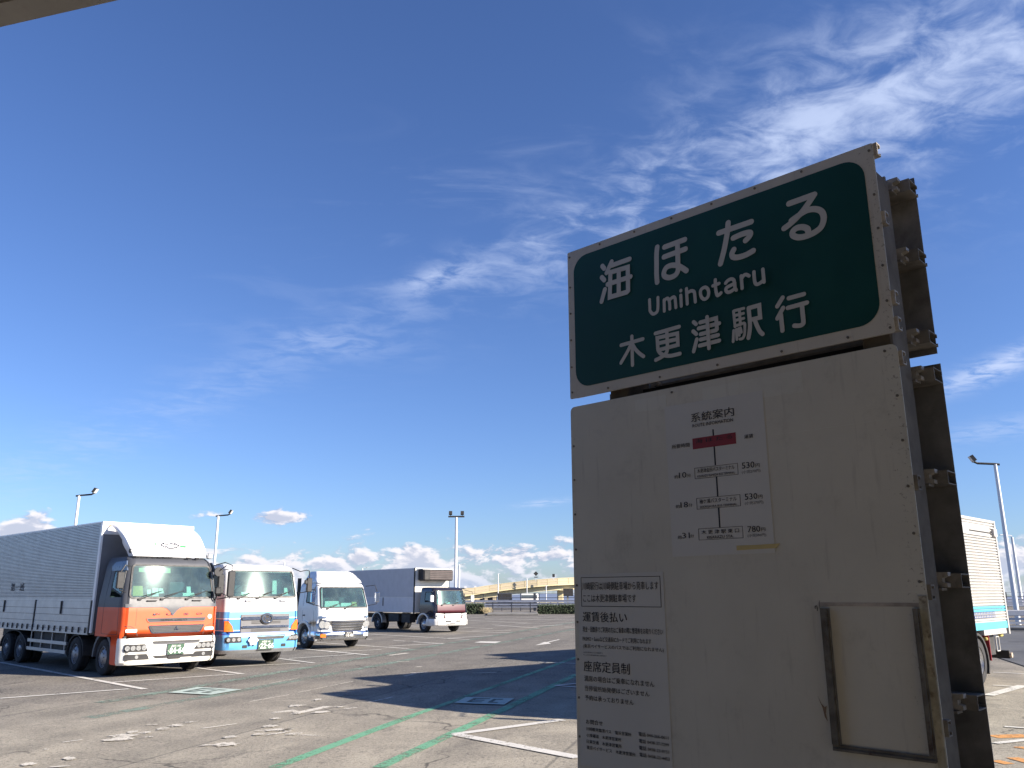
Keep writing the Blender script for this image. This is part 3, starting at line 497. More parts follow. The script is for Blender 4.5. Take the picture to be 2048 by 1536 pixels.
TX = json.loads('''[["系統案内",578.1,754.6,2539.0,34.0,1],["ROUTE INFORMATION",582.8,749.0,2519.6,12.4,1],["海 ほ た る",591.5,742.2,2458.7,16.3,2],["所要時間",489.6,566.1,2450.5,15.8,1],["運賃",786.9,821.8,2451.1,14.5,1],["約",494.1,510.9,2339.1,13.5,1],["10",513.7,546.4,2339.3,20.9,1],["分",548.7,564.2,2339.5,12.5,1],["約",494.3,510.9,2230.2,13.3,1],["18",513.8,546.1,2231.0,20.5,1],["分",548.4,563.7,2231.8,12.3,1],["約",495.2,511.6,2119.1,13.1,1],["31",514.5,546.5,2120.6,20.2,1],["分",548.8,564.0,2122.0,12.1,1],["木更津金田バスターミナル",592.2,741.8,2350.3,15.6,1],["KISARAZU KANEDA BUS TERMINAL",591.7,742.2,2334.4,8.0,1],["袖ケ浦バスターミナル",594.0,741.9,2239.6,15.8,1],["SODEGAURA BUS TERMINAL",594.4,741.6,2224.1,7.9,1],["木 更 津 駅 東 口",594.9,742.9,2131.0,14.7,1],["KISARAZU STA.",616.3,720.5,2114.9,10.0,1],["530",770.3,818.5,2348.0,21.3,1],["円",821.8,837.1,2347.5,12.6,1],["(小児270円)",768.8,838.8,2328.8,12.7,0],["530",773.1,820.9,2239.8,20.9,1],["円",824.1,839.3,2240.1,12.4,1],["(小児270円)",771.7,841.0,2221.2,12.4,0],["780",774.8,822.0,2129.3,20.5,1],["円",825.3,840.2,2130.5,12.1,1],["(小児390円)",773.3,841.9,2111.3,12.2,0],["川崎駅行は川崎側駐車場から発車します",44.0,401.5,1941.4,30.4,1],["ここは木更津側駐車場です",46.6,299.8,1895.9,29.7,1],["運賃後払い",42.3,255.4,1821.9,37.4,1],["現金・回数券でご利用の方はご乗車の際に整理券をお取りください",41.1,411.7,1783.1,21.3,1],["PASMO・Suicaなど交通系ICカードでご利用になれます",40.1,360.2,1749.4,18.7,1],["(東京ベイサービスのバスではご利用になれません)",41.2,412.8,1721.7,17.2,1],["※PASMOは株式会社パスモの登録商標です",42.2,135.9,1705.2,5.4,0],["※Suicaは東日本旅客鉄道株式会社の登録商標です",41.9,154.4,1696.0,4.9,0],["座席定員制",42.0,260.3,1637.7,39.8,1],["満席の場合はご乗車になれません",43.5,366.2,1601.7,21.2,1],["当停留所始発便はございません",44.4,343.3,1567.6,19.2,1],["予約は承っておりません",44.6,272.0,1533.2,19.1,1],["お問合せ",47.2,127.6,1448.9,16.5,1],["川崎鶴見臨港バス　塩浜営業所",46.4,257.1,1425.1,13.1,1],["電話 044-266-0611",289.0,415.5,1431.1,14.3,1],["小湊鐵道　木更津営業所",47.7,211.0,1402.8,12.6,1],["電話 0438-37-7299",289.6,416.3,1408.5,13.3,1],["日東交通　木更津営業所",48.2,211.9,1380.5,13.1,1],["電話 0438-23-0151",289.6,415.6,1385.0,14.2,1],["東京ベイサービス　木更津営業所",47.6,272.5,1359.2,13.5,1],["電話 0438-22-4453",289.7,416.9,1362.4,14.1,1]]''')
for (s_, x0, x1, z0, h, bold) in TX:
    text('lettering', s_, x0 / 1000, x1 / 1000, z0 / 1000, h / 1000, onp(-.0026), M['ink'], pw if z0 > 2050 else pn, min(bold, 2))
b = B()
for (x0, x1, z0, z1) in ((.5805, .7545, 2.3300, 2.3700), (.5815, .7555, 2.2205, 2.2605), (.5825, .7565, 2.1115, 2.1520)):
    t = .0013
    b.box(x0, x1, -.0024, -.0016, z1 - t, z1).box(x0, x1, -.0024, -.0016, z0, z0 + t).box(x0, x0 + t, -.0024, -.0016, z0 + t, z1 - t).box(x1 - t, x1, -.0024, -.0016, z0 + t, z1 - t)
for (x, z0, z1) in ((.6665, 2.479, 2.502), (.667, 2.372, 2.439), (.6685, 2.2605, 2.330), (.669, 2.152, 2.2205)): b.box(x - .0028, x + .0028, -.0024, -.0016, z0, z1)
b.make('route_diagram', M['ink'], pw)
B().prism([(.579, 2.479), (.755, 2.4795), (.7545, 2.439), (.579, 2.439)], 'y', -.0022, -.0016).make('red_label', M['redprint'], pw)
B().prism([(.729, 2.087), (.80, 2.0865), (.889, 2.088), (.880, 2.080), (.874, 2.073), (.80, 2.0725), (.729, 2.071)], 'y', -.0030, -.0017).make('tape', M['tape'], pw)
b = B(); t = .0022
b.box(.037, .411, -.0024, -.0016, 1.9905 - t, 1.9905).box(.037, .411, -.0024, -.0016, 1.879, 1.879 + t).box(.037, .037 + t, -.0024, -.0016, 1.879 + t, 1.9905 - t).box(.411 - t, .411, -.0024, -.0016, 1.879 + t, 1.9905 - t)
b.make('border', M['ink'], pn)
# framed empty notice holder, lower right
nf = B(); nf.box(1.008, 1.034, -.012, -.0002, 1.485, 1.882).box(1.012, 1.030, -.020, -.012, 1.487, 1.882); nf.box(1.286, 1.304, -.012, -.0002, 1.485, 1.884).box(1.290, 1.300, -.020, -.012, 1.487, 1.884)
nf.box(1.008, 1.304, -.008, -.0002, 1.470, 1.484).box(1.010, 1.302, -.014, -.008, 1.468, 1.475)
nfo = nf.make('holder_frame', M['rust'], lo_)
B().box(1.304, 1.326, -.004, -.0002, 1.30, 1.92).make('peeling_strip', mat('peeling_paint', (.42, .38, .28), .8, var=.3, vs=14, dirt=(.07, .04, .02), dirt_amt=.95, ds=20), lo_)
B().box(1.0, 1.318, -.0012, -.0002, 1.889, 1.900).make('tape_residue', mat('tape_residue', (.40, .34, .28), .7, var=.3, vs=12), lo_)
b = B(); stroke(b, [(.9885, 1.888), (.9885, 1.880), (.9905, 1.889), (.9945, 1.889), (.9955, 1.885), (.9955, 1.874)], .0022, lambda u, v, h: (u, -.0012 - h, v)); stroke(b, [(1.004, 1.905), (1.004, 1.878)], .0016, lambda u, v, h: (u, -.0012 - h, v)); b.make('pen_mark', M['ink'], lo_)
b = B(); b.prism([(.972, 1.618), (.978, 1.60), (.99, 1.588), (.997, 1.592), (.992, 1.57), (.996, 1.548), (.988, 1.56), (.984, 1.585)], 'y', -.0011, -.0002); b.make('rust_stain', mat('rust_stain', (.20, .13, .08), .8, var=.4, vs=30), lo_)
# rails, posts and the matching boards on the far side
def crail(z, x0, x1, y0, y1):
    h = .022; t = .004
    P_ = [(y0, z - h), (y1, z - h), (y1, z - h + .012), (y1 - t, z - h + .012), (y1 - t, z - h + t), (y0 + t, z - h + t), (y0 + t, z + h - t), (y1 - t, z + h - t), (y1 - t, z + h - .012), (y1, z + h - .012), (y1, z + h), (y0, z + h)]
    b = B(); b.prism(P_, 'x', x0, x1); return b
for z in (3.362, 3.115, 2.84, 2.752, 2.64, 2.25, 1.93, 1.56, 1.1, .75): crail(z, .01, 1.340, .0045, .034).make('panel_rail', M['galv_light'] if z > 2.6 else M['galv'], sign)
for x in (.17, 1.205): B().box(x, x + .095, .050, .20, -.05, 3.33, bev=.006).make('post', mat('post_paint', (.155, .13, .098), .8, spec=.15, var=.2, vs=8, dirt=(.07, .05, .035), dirt_amt=.5, ds=14), sign)
B().box(0, SW + .015, .348, .352, 2.7225, 3.3845).make('rear_name_panel', M['rearpanel'], sign)
B().box(0, SW + .02, .348, .352, .62, 2.686).make('rear_board', M['rearpanel'], sign)
for z in (3.325, 3.06, 2.765, 2.635, 2.29, 1.965, 1.605, 1.2, .8):
    r_ = crail(z, .01, 1.350, .262, .346)
    r_ = r_.make('rear_rail', M['galv'], sign)
    for x in (.17, 1.205):
        cl = B(); cl.box(x - .01, x + .085, .2005, .212, z - .028, z + .028).box(x + .03, x + .10, .212, .2615, z - .030, z - .022); c_ = cl.make('clamp', M['galv'], sign)
        cb = B(); cb.prism([(x + .080, z - .020), (x + .112, z - .020), (x + .112, z - .008), (x + .098, z - .004), (x + .098, z + .008), (x + .116, z + .014), (x + .116, z + .026), (x + .080, z + .026)], 'y', .232, .2612)
        cb.make('clip', M['galv_light'], c_)
        B().tube([(x + .050, .2125, z), (x + .050, .246, z)], .015, 6).make('bolt', M['rust'], c_)
        B().tube([(x + .050, .246, z), (x + .050, .262, z)], .009, 8).make('bolt_shank', M['rust'], c_)
B().box(.13, .33, -.02, .22, -.02, .02).box(1.18, 1.38, -.02, .22, -.02, .02).make('base_plate', M['galv'], sign)
B().box(.30, 1.19, .10, .15, 2.700, 2.730).make('cross_bar', M['chassis'] , sign)
# ------------------------------------------------------------------ truck helpers
def interp(T, z):
    if z <= T[0][0]: return T[0][1:]
    for a, b in zip(T, T[1:]):
        if z <= b[0]:
            t = (z - a[0]) / (b[0] - a[0]); return tuple(p + (q - p) * t for p, q in zip(a[1:], b[1:]))
    return T[-1][1:]
class Cab:
    """cab shell lofted over height; prof rows are (z, y of the front, half width)"""
    def __init__(s, prof, depth, r): s.p = prof; s.d = depth; s.r = r
    def yf(s, z): return interp(s.p, z)[0]
    def hw(s, z): return interp(s.p, z)[1]
    def front(s, x, z, off=0.0):
        y, hw = interp(s.p, z); r = s.r; ax = abs(x); crown = .035 * (ax / hw) ** 2
        if ax > hw - r:
            t = min(1, (ax - hw + r) / r); return (x, y + crown + r - r * math.sqrt(max(0, 1 - t * t)) - off, z)
        return (x, y + crown - off, z)
    def side(s, sgn): return lambda y, z, off=0.0: (sgn * (s.hw(z) + off), y, z)
    def shell(s, root, name, zs, xs, ys, mats, fn, roof=True, z_arch=None):
        cols = []
        for sg in (-1, 1):
            c = []
            for y in ys[::-1]: c.append(('s', y))
            c.append(('s', None))
            for t in (.75, .5, .25, .08): c.append(('c', t))
            if sg < 0: left = c
        allc = [(k, v, -1) for k, v in left] + [('f', x, 0) for x in xs] + [(k, v, 1) for k, v in left[::-1]]
        def pos(k, v, sg, z):
            y, hw = interp(s.p, z); r = s.r
            if k == 's': return (sg * hw, (y + .035 + r) if v is None else max(v, y + .035 + r + .01), z)
            if k == 'c':
                a = (1 - v) * math.pi / 2; return (sg * (hw - r + r * math.cos(math.pi / 2 - a)), y + .035 + r - r * math.sin(math.pi / 2 - a), z)
            return s.front(v * (hw - r), z)
        vs = [pos(*c, z) for z in zs for c in allc]; n = len(allc); b = B(); k0 = 0
        F = []; MI = []
        for i in range(len(zs) - 1):
            zm = (zs[i] + zs[i + 1]) / 2
            for j in range(n - 1):
                a, c = allc[j], allc[j + 1]
                kind = 'f' if a[0] == 'f' and c[0] == 'f' else ('s' if a[0] == 's' and c[0] == 's' else 'c')
                if kind == 'f': u = (a[1] + c[1]) / 2
                elif kind == 's': u = ((vs[i * n + j][1] + vs[i * n + j + 1][1]) / 2)
                else: u = 0
                m = fn(kind, a[2] or c[2], u, zm)
                if m is None or (kind == 's' and z_arch is not None and zm < z_arch[1] and u > z_arch[0]): continue
                F.append((i * n + j, i * n + j + 1, (i + 1) * n + j + 1, (i + 1) * n + j)); MI.append(m)
            if z_arch is None or zm > z_arch[1]: F.append((i * n + n - 1, i * n, (i + 1) * n, (i + 1) * n + n - 1)); MI.append(fn('b', 0, 0, zm))
        if roof: F.append(tuple((len(zs) - 1) * n + j for j in range(n))); MI.append(fn('t', 0, 0, zs[-1]))
        if z_arch is None: F.append(tuple(n - 1 - j for j in range(n))); MI.append(fn('u', 0, 0, zs[0]))
        else: iz = next(i for i, z in enumerate(zs) if z >= z_arch[1] - 1e-6); F.append(tuple(iz * n + n - 1 - j for j in range(n))); MI.append(fn('u', 0, 0, zs[0]))
        b.v = vs; b.f = F; b.mi = MI
        return b.make(name, mats, root, smooth=True)
def patch(root, name, poly, mp, off, th, m, step=.12):
    """thin solid cut to poly (u, v) and laid on the surface mp(u, v, off)"""
    bm = bmesh.new(); vs = [bm.verts.new((p[0], p[1], 0)) for p in poly]; bm.faces.new(vs)
    us = [p[0] for p in poly]; ws = [p[1] for p in poly]
    for ax, lo, hi in ((0, min(us), max(us)), (1, min(ws), max(ws))):
        n = int((hi - lo) / step)
        for k in range(1, n + 1):
            c = lo + (hi - lo) * k / (n + 1); co = (c, 0, 0) if ax == 0 else (0, c, 0); no = (1, 0, 0) if ax == 0 else (0, 1, 0)
            bmesh.ops.bisect_plane(bm, geom=bm.verts[:] + bm.edges[:] + bm.faces[:], plane_co=co, plane_no=no)
    bm.verts.index_update(); V = [(v.co.x, v.co.y) for v in bm.verts]; F = [tuple(v.index for v in f.verts) for f in bm.faces]
    bd = [tuple(v.index for v in e.verts) for e in bm.edges if len(e.link_faces) == 1]; bm.free(); n = len(V)
    b = B(); b.add([mp(u, v, off + th) for u, v in V] + [mp(u, v, off) for u, v in V], F + [tuple(i + n for i in f[::-1]) for f in F] + [(a, c, c + n, a + n) for a, c in bd])
    return b.make(name, m, root, smooth=True)
def ring(root, name, outer, inner, mp, off, th, m):
    n = len(outer); b = B()
    vs = [mp(*p, off + th) for p in outer] + [mp(*p, off + th) for p in inner] + [mp(*p, off) for p in outer] + [mp(*p, off) for p in inner]; f = []
    for i in range(n):
        j = (i + 1) % n; f += [(i, j, n + j, n + i), (i, 2 * n + i, 2 * n + j, j), (n + i, n + j, 3 * n + j, 3 * n + i)]
    return b.add(vs, f).make(name, m, root, smooth=True)
def rr(x0, x1, z0, z1, r, n=5, seg=5):
    P_ = rrect(x0, x1, z0, z1, r, n); out = []
    for i, p in enumerate(P_):
        q = P_[(i + 1) % len(P_)]; d = math.dist(p, q); out.append(p)
        if d > .15:
            for k in range(1, seg): out.append((p[0] + (q[0] - p[0]) * k / seg, p[1] + (q[1] - p[1]) * k / seg))
    return out
def quad_rr(P4, r, n=5, seg=5):
    """rounded quadrilateral from a unit rounded square, bilinear"""
    (a, b, c, d) = [Vector(p) for p in P4]; L = max((b - a).length, .01); H = max((d - a).length, .01)
    return [tuple((a.lerp(b, x / L)).lerp(d.lerp(c, x / L), z / H)) for x, z in rr(0, L, 0, H, min(r, L / 2.1, H / 2.1), n, seg)]
_wh = {}
def wheel(root, x, y, rd, wd, sgn, rimm='rim', dual=False):
    key = (rd, wd, sgn, rimm, dual); w_ = empty('wheel', (x, y, rd), 0, root)
    if key not in _wh:
        t = B(); rr_ = rd * .60; a = wd / 2
        t.lathe_x([(-a, rr_), (-a - .004, rd * .8), (-a + .01, rd * .95), (-a + .04, rd), (-.02, rd), (-.018, rd - .012), (.018, rd - .012), (.02, rd), (a - .04, rd), (a - .01, rd * .95), (a + .004, rd * .8), (a, rr_), (-a, rr_)], 0, 0, 0, 32, sgn=sgn)
        if dual: t.lathe_x([(-a - wd - .05, rr_), (-a - wd - .03, rd), (-a - .06, rd), (-a - .03, rr_)], 0, 0, 0, 32, sgn=sgn)
        to = t.make('tyre', M['rubber'], w_, smooth=True)
        r_ = B(); dp = -.04 if dual else .03
        if dual: r_.lathe_x([(a - .02, rr_ + .003), (a - .01, rr_ - .02), (a - .13, rr_ * .84), (a - .15, rr_ * .5), (a - .10, rr_ * .42), (a - .02, rr_ * .36), (a, rr_ * .2), (a, .001)], 0, 0, 0, 28, sgn=sgn)
        else: r_.lathe_x([(a - .02, rr_ + .003), (a - .012, rr_ - .02), (a - .06, rr_ * .86), (a - .02, rr_ * .62), (a + .005, rr_ * .5), (a + .02, rr_ * .36), (a + .03, rr_ * .2), (a + .03, .001)], 0, 0, 0, 28, sgn=sgn)
        for k in range(8):
            q = 2 * math.pi * k / 8; rb = rr_ * .46; xa = (a - .135 if dual else a + .0) * sgn
            r_.tube([(xa, rb * math.cos(q), rb * math.sin(q)), (xa + .035 * sgn, rb * math.cos(q), rb * math.sin(q))], .014, 6)
        ho = B()
        ro = r_.make('rim', M[rimm], w_, smooth=True)
        for k in range(8):
            q = 2 * math.pi * (k + .5) / 8; rb = rr_ * .72; xa = (a - .138 if dual else a - .036) * sgn
            ho.tube([(xa - .002 * sgn, rb * math.cos(q), rb * math.sin(q)), (xa + .004 * sgn, rb * math.cos(q), rb * math.sin(q))], .026, 8)
        hh = ho.make('hand_holes', M['chassis'], w_)
        _wh[key] = (to, ro, hh)
    else:
        for o in _wh[key]:
            c = o.copy(); COL.objects.link(c); c.parent = w_
    return w_
DIG = {'8': [[(.5, .52), (.12, .75), (.5, 1), (.88, .75), (.5, .52), (.05, .25), (.5, 0), (.95, .25), (.5, .52)]], '4': [[(.75, 0), (.75, 1)], [(.75, 1), (0, .28), (1, .28)]], '6': [[(.85, .95), (.3, .8), (.05, .3), (.5, 0), (.95, .28), (.5, .56), (.08, .3)]],
       '2': [[(.05, .75), (.45, 1), (.9, .75), (.5, .35), (0, .02)], [(0, .02), (1, .02)]], '1': [[(.5, 0), (.5, 1)]], '0': [[(.5, 0), (.05, .5), (.5, 1), (.95, .5), (.5, 0)]], '-': [[(0, .5), (.3, .5)]]}
def plate_no(root, cab, cx, cz, w_, h_, num, top, side_k, y=None, m='plate'):
    mp = (lambda u, v, off=0: cab.front(u, v, off)) if y is None else (lambda u, v, off=0: (u, y - off, v))
    p = B(); p.box(cx - w_ / 2, cx + w_ / 2, mp(cx, cz)[1] - .03, mp(cx, cz)[1] - .012, cz - h_ / 2, cz + h_ / 2); po = p.make('number_plate', M[m], root); yy = mp(cx, cz)[1] - .033
    on = lambda u, v: (u, yy, v)
    nb = B(); dw = w_ * .155; dh = h_ * .50; x = cx - w_ * .36; z0 = cz - h_ * .38
    for ch in num:
        for q in DIG[ch]: stroke(nb, catmull([(x + a * dw, z0 + b * dh) for a, b in q], 4) if len(q) > 3 else [(x + a * dw, z0 + b * dh) for a, b in q], h_ * .085, lambda u, v, h: (u, yy - .001 - h, v))
        x += dw * 1.32 if ch != '-' else dw * .75
    nb.make('lettering', M['white_flat'], po)
    text('lettering', top, cx - w_ * .28, cx + w_ * .28, cz + h_ * .20, h_ * .22, on, M['white_flat'], po, 2)
    text('lettering', side_k, cx - w_ * .47, cx - w_ * .39, cz - h_ * .22, h_ * .18, on, M['white_flat'], po, 2)
    b = B(); t = .008
    b.box(cx - w_ / 2 - t, cx + w_ / 2 + t, yy - .004, yy + .02, cz + h_ / 2, cz + h_ / 2 + t).box(cx - w_ / 2 - t, cx + w_ / 2 + t, yy - .004, yy + .02, cz - h_ / 2 - t, cz - h_ / 2).box(cx - w_ / 2 - t, cx - w_ / 2, yy - .004, yy + .02, cz - h_ / 2, cz + h_ / 2).box(cx + w_ / 2, cx + w_ / 2 + t, yy - .004, yy + .02, cz - h_ / 2, cz + h_ / 2)
    b.make('plate_frame', M['chrome'], po); return po
def interior(root, cab, z0, z1, hw, y1, cards=()):
    """seats, dashboard and steering wheel seen through the glass"""
    it = B(); y0 = cab.yf(z0)
    it.box(-hw + .06, hw - .06, y0 + .06, y0 + .42, z0 - .30, z0 - .03); 
    o = it.make('dashboard', M['interior'], root)
    bk = B().box(-hw + .02, hw - .02, y1 - .06, y1 - .03, z0 - .5, z1 + .05); bk.box(-hw + .05, hw - .05, y0 + .1, y1, z0 - .55, z0 - .5); bk.make('cab_lining', M['interior'], root)
    st = B()
    for sx in (-hw * .48, hw * .48):
        st.box(sx - .24, sx + .24, y0 + .85, y0 + .99, z0 - .35, z0 + .38, bev=.03).box(sx - .24, sx + .24, y0 + .45, y0 + .95, z0 - .42, z0 - .28, bev=.03).box(sx - .13, sx + .13, y0 + .88, y0 + .98, z0 + .36, z0 + .58, bev=.03)
    st.make('seats', M['seat'], root)
    sw_ = B(); cx = -hw * .46; rg = [(cx + .22 * math.cos(t), y0 + .42 - .07 * math.sin(t), z0 + .10 + .2 * math.sin(t)) for t in [2 * math.pi * k / 20 for k in range(21)]]
    sw_.tube(rg, .016, 6).tube([(cx, y0 + .36, z0 - .1), (cx, y0 + .42, z0 + .1)], .03, 6).tube([(cx - .2, y0 + .41, z0 + .1), (cx + .2, y0 + .41, z0 + .1)], .015, 6); sw_.make('steering_wheel', M['black'], root)
    for (x, z, w_, h_, dy, m) in cards:
        cb = B(); yy = cab.yf(z) + dy; cb.add([(x, yy, z), (x + w_, yy, z), (x + w_ * .92, yy + .05, z + h_), (x + w_ * .05, yy + .05, z + h_), (x, yy + .01, z), (x + w_, yy + .01, z), (x + w_ * .92, yy + .06, z + h_), (x + w_ * .05, yy + .06, z + h_)], [(0, 1, 2, 3), (7, 6, 5, 4), (0, 4, 5, 1), (2, 6, 7, 3), (1, 5, 6, 2), (0, 3, 7, 4)]); cb.make('papers', M[m], root)
def wipers(root, cab, z, xs, L, dirx=1):
    for x in xs:
        b = B(); p0 = Vector(cab.front(x, z - .05, .03)); p1 = Vector(cab.front(x + dirx * L * .8, z + .10, .03)); p2 = Vector(cab.front(x + dirx * L * .15, z + .02, .03)); p3 = Vector(cab.front(x + dirx * L * 1.1, z + .14, .03))
        b.tube([p0, p1], .011, 6).tube([p2 + Vector((0, -.01, .01)), p3 + Vector((0, -.01, .01))], .009, 6).box(p0.x - .04, p0.x + .04, p0.y - .01, p0.y + .03, p0.z - .02, p0.z + .02); b.make('wiper', M['black'], root)
def mirror(root, x, y, z0, z1, w_, arms, m='black'):
    b = B().box(x - w_ / 2, x + w_ / 2, y - .04, y + .04, z0, z1, bev=.02); mo = b.make('mirror', M[m], root)
    b = B()
    for a in arms: b.tube(a, .014, 6)
    b.make('mirror_arm', M['black'], mo); 
    B().box(x - w_ / 2 + .015, x + w_ / 2 - .015, y + .041, y + .044, z0 + .03, z1 - .03).make('mirror_glass', M['chrome'], mo); return mo
def lamp(root, name, cab, P4, nb=3, amber=False, off=.004, housing='black'):
    hs = patch(root, name, quad_rr(P4, .03), cab.front, off, .008, M[housing], .12)
    a, b_, c, d = [Vector(p) for p in P4]; bb = B()
    for k in range(nb):
        t = (k + .5) / nb; p = a.lerp(b_, t).lerp(d.lerp(c, t), .5); h = abs((d - a).y) * .42
        q = cab.front(p.x, p.y, off + .010); bb.tube([(q[0], q[1] + .004, q[2]), (q[0], q[1] - .006, q[2])], h * .8, 12)
    bb.make('reflector', M['lens'], hs)
    return hs
def chassis(root, y0, y1, z=.62, hw=.42):
    b = B()
    for s_ in (-1, 1): b.box(s_ * hw - .04, s_ * hw + .04, y0, y1, z, z + .24)
    y = y0 + .5
    while y < y1: b.box(-hw, hw, y, y + .08, z + .05, z + .2); y += 1.2
    for yy in (1.1, (y0 + y1) * .62): b.tube([(-.8, yy, z - .15), (.8, yy, z - .15)], .07, 8)
    b.make('chassis_frame', M['chassis'], root)

# ================================================================== truck 1: orange and white wing-body truck
YAW = .828
def rot(y, a, b): return Vector((a * math.cos(y) - b * math.sin(y), a * math.sin(y) + b * math.cos(y)))
p1 = Vector((-8.549, 21.405)) + rot(YAW, .115, 0)
T = empty('box_truck', (p1.x, p1.y, 0), YAW); tag(T, 'orange fronted box truck with grey ribbed cargo body and white roof deflector', 'truck', 'trucks parked in the lot')
c = Cab([(.30, .06, 1.21), (.92, .05, 1.235), (1.62, .08, 1.235), (1.84, .13, 1.22), (2.64, .305, 1.12), (2.76, .38, 1.08), (2.84, .52, 1.04)], 1.6, .14)
fx = 1.0 / (1.15 - .14)
def m1(kind, sg, u, z):
    if kind == 'f' and 1.86 < z < 2.60: return None
    if kind == 's' and 1.9 < z < 2.50 and .32 < u < 1.02: return None
    if kind in 'tub': return 1
    return 0 if z < 1.62 else 1
c.shell(T, 'cab_body', [.30, .5, .7, .92, 1.1, 1.3, 1.5, 1.62, 1.72, 1.86, 1.95, 2.1, 2.3, 2.5, 2.60, 2.68, 2.76, 2.81, 2.84], [-1, -.96, -.7, -.4, -.15, .15, .4, .7, .96, 1], [.34, .62, 1.0, 1.3, 1.6], [M['orange'], M['grey_paint']], m1, z_arch=(.62, .92))
WS = [(-1.06, 1.86), (1.06, 1.86), (.99, 2.62), (-.99, 2.62)]
ring(T, 'window_frame', quad_rr([(-1.10, 1.82), (1.10, 1.82), (1.03, 2.655), (-1.03, 2.655)], .10), quad_rr(WS, .08), c.front, -.01, .02, M['black'])
patch(T, 'windscreen', quad_rr(WS, .08), c.front, -.006, .006, M['glass'])
interior(T, c, 1.86, 2.6, 1.05, 1.48, [(-1.0, 1.89, .26, .24, .05, 'card'), (-.62, 1.88, .10, .16, .1, 'paper'), (-.48, 1.88, .16, .2, .12, 'paper'), (-.3, 1.95, .12, .12, .14, 'paper'), (.3, 1.88, .34, .08, .1, 'paper'), (.42, 1.96, .12, .16, .13, 'paper')])
patch(T, 'sun_shade', [(-.85, 2.47), (-.05, 2.45), (-.05, 2.57), (-.85, 2.57)], c.front, -.05, .01, mat('sunvisor_yellow', (.42, .48, .25), .7), .2)
patch(T, 'grey_v_panel', [(-1.175, 1.615), (-.30, 1.615), (-.18, 1.585), (-.09, 1.52), (0, 1.40), (.09, 1.52), (.18, 1.585), (.30, 1.615), (1.175, 1.615), (1.175, 1.70), (-1.175, 1.70)], c.front, .002, .006, M['grey_paint'], .1)
wipers(T, c, 1.86, (-.85, -.30, .35), .5)
for x in (-.55, .62): B().prism([(x - .12, 1.765), (x + .12, 1.765), (x + .12, 1.785), (x - .12, 1.785)], 'y', .08, .12).make('wiper_cover', M['black'], T)
g1 = patch(T, 'grille', quad_rr([(-.60, 1.262), (.86, 1.262), (.90, 1.355), (-.66, 1.355)], .035), c.front, .003, .006, M['grey_paint']); 
for z in (1.29, 1.325): patch(g1, 'grille_bar', [(-.6, z), (.85, z), (.85, z + .012), (-.6, z + .012)], c.front, .012, .008, M['black'], .3)
text('lettering', 'SUPER GREAT', -.30, .40, 1.287, .045, lambda u, v: c.front(u, v, .026), M['black'], g1, 3)
g2 = patch(T, 'grille', quad_rr([(-.49, 1.010), (.74, 1.010), (.86, 1.175), (-.59, 1.175)], .05), c.front, .003, .006, M['black'])
for k in range(4): z = 1.035 + k * .033; patch(g2, 'grille_bar', [(-.46 - k * .02, z), (.71 + k * .025, z), (.71 + k * .025, z + .012), (-.46 - k * .02, z + .012)], c.front, .010, .008, M['grey_paint'], .3)
ring(g2, 'grille_trim', quad_rr([(-.51, .995), (.76, .995), (.88, 1.185), (-.61, 1.185)], .05), quad_rr([(-.49, 1.010), (.74, 1.010), (.86, 1.175), (-.59, 1.175)], .05), c.front, .002, .010, M['chrome'])
ring(g1, 'grille_trim', quad_rr([(-.61, 1.250), (.87, 1.250), (.91, 1.362), (-.67, 1.362)], .035), quad_rr([(-.60, 1.262), (.86, 1.262), (.90, 1.355), (-.66, 1.355)], .035), c.front, .002, .010, M['orange'])
b = B(); cx, cz = .11, 1.10
for a in (90, 210, 330):
    u = Vector((math.cos(rad(a)), math.sin(rad(a)))); v = Vector((-u.y, u.x)); q = Vector((cx, cz)) 
    L_ = .062; pts = [q, q + u * L_ * .5 + v * L_ * .29, q + u * L_, q + u * L_ * .5 - v * L_ * .29]
    b.add([c.front(p.x, p.y, .024) for p in pts] + [c.front(p.x, p.y, .034) for p in pts], [(0, 1, 2, 3), (7, 6, 5, 4), (0, 4, 5, 1), (1, 5, 6, 2), (2, 6, 7, 3), (3, 7, 4, 0)])
b.make('badge', M['chrome'], g2)
for s_, x0, x1 in (('F', -.50, -.33), ('U', -.17, -.02), ('S', .28, .42), ('O', .62, .79)): text('lettering', s_, x0, x1, 1.42, .045, lambda u, v: c.front(u, v, .012), M['chrome'], T, 3)
for s_ in (-1, 1):
    patch(T, 'panel_gap', [(s_ * .83, .95), (s_ * .845, .95), (s_ * .93, 1.12), (s_ * 1.02, 1.17), (s_ * 1.16, 1.18), (s_ * 1.16, 1.19), (s_ * 1.01, 1.18), (s_ * .92, 1.13)][::s_], c.front, -.004, .006, M['black'], .1)
    patch(T, 'turn_signal', quad_rr([(s_ * 1.13 if s_ < 0 else .88, 1.035), (-.86 if s_ < 0 else 1.13, 1.035), (-.86 if s_ < 0 else 1.13, 1.11), (s_ * 1.13 if s_ < 0 else .88, 1.11)], .02), c.front, .002, .008, M['alu_light'])
B().tube([c.front(1.0, 1.37, 0), c.front(1.0, 1.37, .012)], .055, 20).make('round_sticker', M['white_flat'], T)
patch(T, 'panel_gap', [(-.905, 1.19), (-.90, 1.19), (-.90, 1.6), (-.905, 1.6)], c.front, -.004, .006, M['black'], .2)
